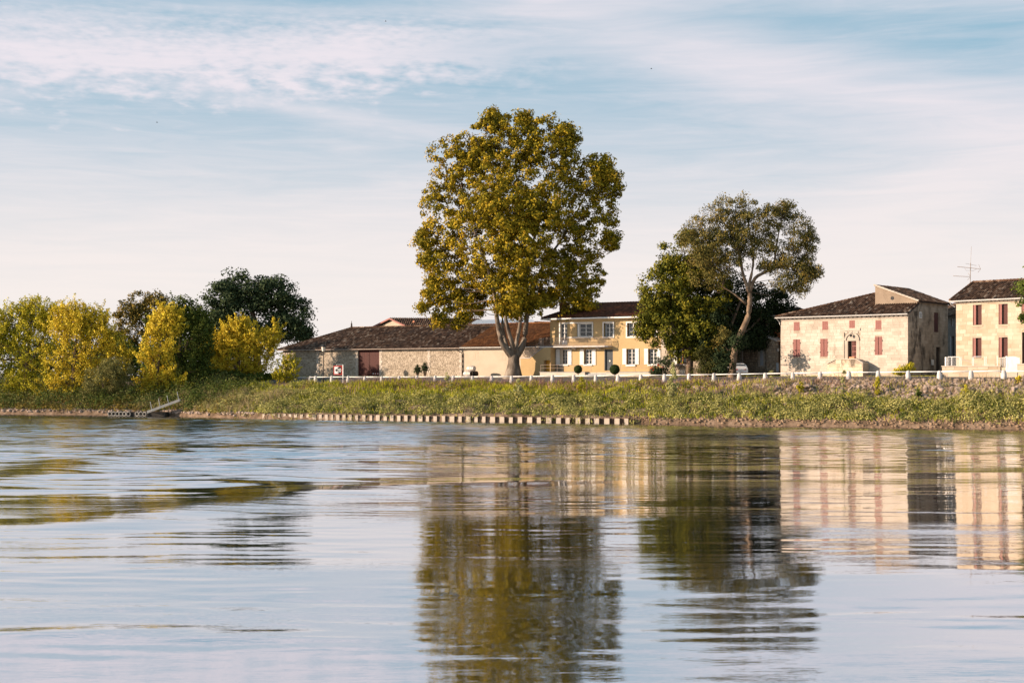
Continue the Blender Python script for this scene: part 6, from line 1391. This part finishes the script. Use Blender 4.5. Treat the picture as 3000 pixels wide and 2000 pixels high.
# low dark backing trees on the left bank so that no daylight shows under the crowns
for i, (px, Yq, w_, lab) in enumerate(((100, 226, 190, 'dark tree mass in the shade behind the first yellow tree'), (300, 224, 130, 'dark shaded tree behind the olive willow bush'), (540, 216, 110, 'dark shaded tree behind the gangway bank'), (640, 226, 110, 'dark shaded tree under the oak'))):
    tree('shade_tree', lab, 'tree', (px, 1150), Yq, [(px, 1050, w_, 75), (px - w_ * .4, 1080, w_ * .6, 80), (px + w_ * .4, 1070, w_ * .6, 80)], 'leaf_green', 'bark', [[(px, 1160, 6), (px, 1080, 4), (px, 1040, 1)]], 30 + i, 260, 50, 1.2, .42, 10, group='shaded trees behind the left bank')

def bush(name, label, cat, px, py, Y, lobes, lm, seed, ncl, per, cr, leaf, **kw):
    b = P(px, py, Y); o = thing(name, label, cat, (b[0], b[1], gz(b[0], b[1]))); V, F, cc = crown(lobes, Y, ncl, per, cr, leaf, seed, **kw)
    build_np('foliage', V, F, M_[lm], o); m = MB(); m.tube((P(px, py + 6, Y), P(px, py - 12, Y)), .05, 5); m.build('stem', M_['bark'], o); return o
bush('juniper_shrub', 'rusty green conifer shrub between the two dark trees', 'shrub', 2085, 1103, 173.5, [(2085, 1060, 55, 42), (2060, 1040, 30, 30), (2110, 1045, 32, 36), (2085, 1085, 62, 20)], 'leaf_juniper', 41, 140, 60, .55, .2, aspect=.4, up=np.array((0, 0, .9)))
oo = bush('oleander_bush', 'dark oleander bush dotted with red flowers below the lamp post', 'bush', 1938, 1100, 178, [(1935, 1070, 26, 26), (1955, 1060, 20, 24), (1925, 1085, 20, 14), (1950, 1090, 24, 12)], 'leaf_oak', 42, 80, 50, .4, .2, aspect=.35, up=np.array((0, 0, .9)))
rg = np.random.default_rng(5); c = np.array([P(px, py, 176.6) for px, py in ((1929, 1067), (1930, 1069), (1915, 1083), (1912, 1075), (1914, 1084), (1927, 1066), (1908, 1078), (1940, 1075))]); c = np.repeat(c, 5, 0) + rg.normal(0, .06, (40, 3))
V, F = leaf_mesh(c, unit(40, rg), np.full(40, .13), rg, .9); build_np('flowers', V, F, M_['redflower'], oo)
def ball(px, py, r_, Y, label):
    b = P(px, 1101, Y); o = thing('topiary_ball', label, 'topiary', (b[0], b[1], gz(b[0], b[1])), 'clipped box balls before the yellow house'); rg = np.random.default_rng(int(px)); n = 2600
    d = unit(n, rg); k = Y / FPX; p = P(px, py, Y) + d * (r_ * k) * rg.uniform(.86, 1.03, (n, 1)); V, F = leaf_mesh(p, d + rg.normal(0, .35, (n, 3)), np.full(n, .12), rg, .7); nn = 0
    build_np('foliage', V, F, M_['leaf_topiary'], o)
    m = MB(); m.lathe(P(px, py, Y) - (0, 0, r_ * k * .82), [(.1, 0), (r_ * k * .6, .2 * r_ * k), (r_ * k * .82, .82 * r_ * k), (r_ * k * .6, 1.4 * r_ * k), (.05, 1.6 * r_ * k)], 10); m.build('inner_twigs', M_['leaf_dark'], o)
    m = MB(); m.tube((P(px, 1106, Y), P(px, py, Y)), .06, 6); m.build('stem', M_['bark'], o)
ball(1693.5, 1081.5, 12, 180.5, 'smaller dark clipped ball shrub left of the grey front door')
ball(1801, 1082, 14.5, 177, 'larger green clipped ball shrub right of the grey front door')
def yucca(px, py, Y, rpx, seed, label):
    b = P(px, 1106, Y); o = thing('yucca', label, 'yucca', (b[0], b[1], gz(b[0], b[1])), 'spiky yuccas against the barn wall'); rg = np.random.default_rng(seed); k = Y / FPX; V = []; F = []
    m = MB(); heads = [(px, py), (px - rpx * .3, py + rpx * .55), (px + rpx * .35, py + rpx * .6)]
    for hx, hy in heads:
        c = P(hx, hy, Y); m.tube((P(px, 1108, Y), c), .09, 6)
        for d in unit(150, rg):
            if d[2] < -.75: continue
            L_ = rpx * k * rg.uniform(.7, 1.05) * .95; s = np.cross(d, (0, 0, 1)); s /= np.linalg.norm(s) + 1e-6; i0 = len(V)
            V += [c + s * .035, c - s * .035, c + d * L_ * .6 - s * .03, c + d * L_ * .6 + s * .03]; F.append((i0, i0 + 1, i0 + 2, i0 + 3)); V += [c + d * L_ * .6 + s * .03, c + d * L_ * .6 - s * .03, c + d * L_ - (0, 0, .08), c + d * L_ - (0, 0, .081)]; F.append((i0 + 4, i0 + 5, i0 + 6, i0 + 7))
    build_np('leaves', np.array(V), np.array(F), M_['leaf_oak'], o); m.build('trunk', M_['bark'], o)
yucca(1223, 1075, 196, 15, 1, 'left spiky yucca with paler rosette'); yucca(1245, 1070, 195, 17, 2, 'right taller dark spiky yucca')
bush('sword_leaf_clump', 'yellowish sword leaved clump at the corner of the cream house', 'plant', 2650, 1098, 156.5, [(2650, 1085, 24, 12), (2668, 1080, 12, 14), (2632, 1090, 14, 8)], 'leaf_yg', 43, 40, 50, .35, .34, aspect=.22, up=np.array((.3, 0, 1.)))
bush('low_hedge', 'low dark hedge at the roadside behind the golden bush', 'hedge', 590, 1125, 208, [(560, 1102, 70, 20), (630, 1104, 70, 19), (700, 1106, 70, 17), (770, 1108, 60, 14), (490, 1102, 60, 22), (820, 1110, 40, 10)], 'leaf_green', 44, 330, 50, .6, .3)
def sapling(px, py, top, wpx, Y, lm, seed, label, n=26, per=34, leaf=.15):
    b = P(px, py, Y); o = thing('sapling', label, 'sapling', tuple(b), 'young plants on the river bank'); hh_ = py - top
    lo = [(px + random.uniform(-.1, .1) * wpx, py - hh_ * f, wpx * w_, hh_ * .16) for f, w_ in ((.2, .9), (.42, 1.0), (.62, .7), (.8, .42), (.94, .18))]
    V, F, cc = crown(lo, Y, n, per, .22, leaf, seed, thick=.8, bias=.8, up=np.array((0, 0, .6))); build_np('foliage', V, F, M_[lm], o)
    m = MB(); m.tube((P(px, py + 5, Y), P(px, top + 4, Y)), (.05, .012), 5)
    for f in (.2, .35, .5, .7): s = random.choice((-1, 1)); m.tube((P(px, py - hh_ * f, Y), P(px + s * wpx * .7 * (1 - f * .6), py - hh_ * (f + .12), Y)), (.02, .008), 4)
    m.build('stem', M_['bark'], o)
def bankY(px, py):
    """distance at which the bank surface is met at a photograph pixel"""
    Ys = np.linspace(135, 215, 400); X_ = (px - 1500) / FPX * Ys; Zr = CAMH + (HZ - py) / FPX * Ys; g = gz(X_, Ys); k = np.argmax(g >= Zr); return float(Ys[k])
for args in ((1972, 1178, 1068, 24, 'leaf_pale', 'tall pale poplar sapling in the middle of the bank, below the second lamp', 60, 60),
             (2258, 1150, 1092, 10, 'leaf_pale', 'slim leafy sapling under the rubble house', 14, 30), (2470, 1160, 1085, 18, 'leaf_pale', 'spindly pale sapling below the cream house steps', 20, 30),
             (2570, 1155, 1105, 13, 'leaf_yg', 'yellowish bush at the rail near the cream house right corner', 22, 36), (2985, 1122, 1100, 10, 'leaf_yellow', 'small yellow bush just under the rail at the right edge', 12, 36),
             (1312, 1150, 1095, 20, 'leaf_pale', 'pale leafy sapling before the yucca side of the barn', 22, 34), (1518, 1165, 1112, 16, 'leaf_pale', 'silvery young bush below the plane tree', 26, 40),
             (1704, 1150, 1108, 17, 'leaf_yg', 'yellow green young bush below the left topiary ball', 20, 34), (2345, 1150, 1118, 16, 'leaf_yg', 'small yellow green weed bush under the cream house left window', 18, 34),
             (2830, 1165, 1130, 16, 'leaf_yg', 'loose weed bush on the rocks below the garden wall', 18, 30), (2690, 1170, 1140, 14, 'leaf_green', 'dark green weed tuft on the rocks right of the cream house', 16, 30)):
    px, py, top, wp_, lm, lab, n_, per_ = args; sapling(px, py, top, wp_, bankY(px, py) - .3, lm, int(px), lab, n_, per_)

# ------------------------------------------------------------------ bank vegetation (uncountable)
rg = np.random.default_rng(77)
def bank_pts(n, s0, s1, t0, t1):
    s = rg.uniform(s0, s1, n); tau = rg.uniform(t0, t1, n); d = dwater(s) * tau; x, y = xy_of(s, d); return s, d, tau, np.stack((x, y, gz_sd(s, d)), 1)
def clear_of_gangway(p):
    px = 1500 + p[:, 0] / p[:, 1] * FPX
    return ~((px > 418) & (px < 536) & (p[:, 1] < YP + 1.6))
def blades(n, s0, s1, t0, t1, h, wd, dens=None, lean=.35):
    s, d, tau, p = bank_pts(n, s0, s1, t0, t1)
    if dens is not None: k = rg.random(n) < dens(s, d, tau); s, d, tau, p = s[k], d[k], tau[k], p[k]
    k = clear_of_gangway(p); s, d, tau, p = s[k], d[k], tau[k], p[k]
    n = len(p); hh_ = h * rg.uniform(.5, 1.3, n) * (.6 + .8 * vnoise(s * .4, d * .6, 3)); az = rg.uniform(0, 6.28, n); side = np.stack((np.cos(az), np.sin(az), np.zeros(n)), 1) * (wd * .5)
    tip = np.stack((rg.normal(0, lean, n), rg.normal(-.1, lean, n), np.ones(n)), 1) * hh_[:, None]; mid = tip * .55; mid[:, :2] *= .6
    V = np.stack((p - side, p + side, p + mid + side * .8, p + mid - side * .8, p + mid - side * .8, p + mid + side * .8, p + tip, p + tip - side * .1), 1).reshape(-1, 3)
    F = np.arange(n * 8).reshape(-1, 4); return V, F
def mounds(n, s0, s1, t0, t1, r0, per, leaf, dens=None, hgt=1.0):
    s, d, tau, p = bank_pts(n, s0, s1, t0, t1)
    if dens is not None: k = rg.random(n) < dens(s, d, tau); s, d, tau, p = s[k], d[k], tau[k], p[k]
    k = clear_of_gangway(p); s, d, tau, p = s[k], d[k], tau[k], p[k]
    n = len(p); r_ = r0 * rg.uniform(.5, 1.4, n); i = np.repeat(np.arange(n), per); m_ = len(i); dr_ = unit(m_, rg); dr_[:, 2] = np.abs(dr_[:, 2])
    q_ = p[i] + dr_ * (r_[i] * rg.random(m_) ** .35)[:, None] * np.array((1, 1, hgt)); nr = dr_ + rg.normal(0, .5, (m_, 3)) + (0, 0, .2); nr /= np.linalg.norm(nr, axis=1)[:, None]
    return leaf_mesh(q_, nr, leaf * rg.uniform(.6, 1.3, m_), rg, .5, np.array((0, 0, .7)))
def stuff(name, parts, mt):
    V = []; F = []; n = 0
    for v_, f_ in parts: V.append(v_); F.append(f_ + n); n += len(v_)
    return tag(build_np(name, np.concatenate(V), np.concatenate(F), M_[mt]), kind='stuff')
rockside = lambda s, d, t: np.clip(1 - sstep((s - 66) / 22) * sstep((.62 - t) / .2) * .93, 0.05, 1)
stuff('bank_grass', [blades(30000, 6, 130, .12, .62, .62, .06, lambda s, d, t: rockside(s, d, t) * (.25 + 1.1 * vnoise(s * .22, d * .45, 8))), blades(14000, 6, 130, .6, .99, .5, .06, lambda s, d, t: rockside(s, d, t) * (.1 + vnoise(s * .22, d * .45, 8))), blades(9000, 22, 90, .04, .3, .5, .06, rockside)], 'grass')
stuff('bank_mugwort', [mounds(2100, 14, 128, .50, .99, .78, 84, .19, lambda s, d, t: rockside(s, d, t) * (.25 + 1.1 * vnoise(s * .35, d * .5, 4)), 1.2), mounds(420, 5, 30, .2, .99, .7, 62, .2, None, 1.1), mounds(420, 66, 128, .12, .66, .42, 50, .15, lambda s, d, t: .25 + .6 * vnoise(s * .3, d, 14))], 'mugwort')
stuff('bank_green_weeds', [mounds(900, 8, 128, .35, 1.0, .6, 54, .17, lambda s, d, t: rockside(s, d, t)), mounds(620, 5, 100, .15, .75, .5, 50, .18, lambda s, d, t: rockside(s, d, t) * vnoise(s * .3, d * .4, 6) * 1.4), mounds(240, 80, 128, .35, .9, .5, 50, .16)], 'leaf_green')
stuff('purple_weeds', [mounds(900, 20, 100, .0, .30, .55, 50, .13, lambda s, d, t: np.clip(rockside(s, d, t) * 2.2 * vnoise(s * .16, d * .4, 9), .25, 1), 1.5), blades(6000, 24, 96, .0, .4, .85, .04, lambda s, d, t: vnoise(s * .16, d * .4, 9) * rockside(s, d, t))], 'weed')
stuff('purple_flower_spikes', [blades(1000, 30, 92, .03, .40, .8, .05, lambda s, d, t: np.where(vnoise(s * .16, d * .4, 9) > .5, .9, .05) * rockside(s, d, t))], 'flower')
stuff('dry_stalks', [blades(7000, 3, 130, .1, 1.0, .55, .04, lambda s, d, t: .25 + .75 * vnoise(s * .3, d * .3, 12)), blades(4500, 4, 26, .5, 1.0, .95, .05), blades(5200, 74, 130, .0, .65, .55, .045)], 'straw')
stuff('left_bank_undergrowth', [mounds(700, -70, 22, .75, 1.0, .75, 60, .22, None, 1.2)], 'leaf_rust'); stuff('left_bank_greenery', [mounds(1000, -70, 14, .3, .99, 1.3, 64, .26, None, 1.7)], 'leaf_green'); stuff('left_bank_weeds', [mounds(700, -70, 12, .1, .97, 1.2, 60, .26, None, 1.5)], 'leaf_willow')
stuff('verge_grass', [ (lambda: (lambda s, d: (lambda x, y: leaf_mesh(np.stack((x, y, gz_sd(s, d) + .05), 1), unit(len(s), rg), np.full(len(s), .13), rg, .3, np.array((0, 0, 1.))))(*xy_of(s, d)))(rg.uniform(30, 125, 9000), rg.uniform(6.7, 10.5, 9000)))(),
    (lambda: (lambda s, d: (lambda x, y: leaf_mesh(np.stack((x, y, gz_sd(s, d) + .06), 1), unit(len(s), rg), np.full(len(s), .2), rg, .3, np.array((0, 0, 1.))))(*xy_of(s, d)))(rg.uniform(-40, 34, 5000), rg.uniform(9, 10.4, 5000)))()], 'grass')

# ------------------------------------------------------------------ rocks
LOC[bank] = np.zeros(3)
rmesh = []
for k in range(5):
    bm = bmesh.new(); bmesh.ops.create_icosphere(bm, subdivisions=2, radius=1); rr = random.Random(k)
    cutp = [(Vector((rr.gauss(0, 1), rr.gauss(0, 1), rr.gauss(0, 1))).normalized(), rr.uniform(.5, .8)) for _ in range(9)]
    for v_ in bm.verts:
        for nn_, hh_ in cutp:                                   # chip flat faces off the boulder
            e_ = v_.co.dot(nn_) - hh_
            if e_ > 0: v_.co -= nn_ * e_
        v_.co *= rr.uniform(.94, 1.05)
    me = bpy.data.meshes.new('rock'); bm.to_mesh(me); bm.free(); me.materials.append(M_['rock']); rmesh.append(me)
for k in range(5): me = rmesh[k].copy(); me.materials[0] = M_['clod']; rmesh.append(me)
cand = []
rr = random.Random(9)
for _ in range(6400):
    kind_ = rr.random()
    if kind_ < .62: s = rr.uniform(62, 128); tau = rr.uniform(.0, .62) if s > 88 else rr.uniform(0, .28); sz = rr.uniform(.10, .36) * (1.15 if s > 90 else 1)
    elif kind_ < .86: s = rr.uniform(74, 128); tau = rr.uniform(.9, 1.02); sz = rr.uniform(.08, .22)
    else: s = rr.uniform(-60, 27); tau = rr.uniform(.95, 1.0); sz = rr.uniform(.10, .34)
    d = float(dwater(s)) * tau; x, y = xy_of(s, d); cand.append((sz / y, x, y, float(gz_sd(s, d)) - sz * .25, sz, tau > .85 and s > 60))
cand.sort(reverse=True)
for i, (_, x, y, z, sz, cl) in enumerate(cand[:300]):
    o = bpy.data.objects.new('rock', rmesh[i % 5 + (5 if cl else 0)]); C.objects.link(o); o.parent = bank; o.location = (x, y, z)
    o.rotation_euler = (rr.uniform(0, 6), rr.uniform(0, 6), rr.uniform(0, 6)); o.scale = (sz * rr.uniform(.9, 1.7), sz, sz * rr.uniform(.4, .8))
base_r = []
for k in range(5):
    bm = bmesh.new(); bmesh.ops.create_icosphere(bm, subdivisions=1, radius=1); r5_ = random.Random(k + 50)
    for v_ in bm.verts: v_.co *= r5_.uniform(.7, 1.1)
    base_r.append(np.array([v_.co[:] for v_ in bm.verts])); fr_ = np.array([[v_.index for v_ in p.verts] for p in bm.faces]); bm.free(); 
for clod, nm, mt in ((False, 'rock_scatter', 'rock'), (True, 'mud_clods', 'clod')):
    VV = []; FF = []; n = 0
    for i, (_, x, y, z, sz, cl) in enumerate(cand[300:]):
        if cl != clod: continue
        a = rr.uniform(0, 6); Rm = np.array(((math.cos(a), -math.sin(a), 0), (math.sin(a), math.cos(a), 0), (0, 0, 1))); v_ = (base_r[i % 5] * (sz * rr.uniform(.9, 1.6), sz, sz * rr.uniform(.5, .9))) @ Rm.T + (x, y, z); VV.append(v_); FF.append(fr_ + n); n += len(v_)
    tag(build_np(nm, np.concatenate(VV), np.concatenate(FF), M_[mt], bank), kind='stuff')

# birds
for px, py, lab in ((460, 359, 'tiny bird high over the left bank trees'), (1130, 63, 'tiny bird near the top of the sky above the barn'), (1908, 202, 'tiny bird in blue sky right of the plane tree')):
    p = P(px, py, 260); o = thing('bird', lab, 'bird', p, 'far birds in the sky'); m = MB(); m.lathe(p - (.16, 0, 0), [(.01, 0), (.06, .08), (.07, .18), (.03, .28), (.01, .34)], 6, (1, 0, 0)); m.build('body', M_['black'], o)
    m = MB(); m.poly((p + (-.06, 0, .03), p + (.08, 0, .03), p + (.0, .32, .14))); m.poly((p + (-.06, 0, .03), p + (.08, 0, .03), p + (.0, -.32, .14))); m.build('wings', M_['black'], o)
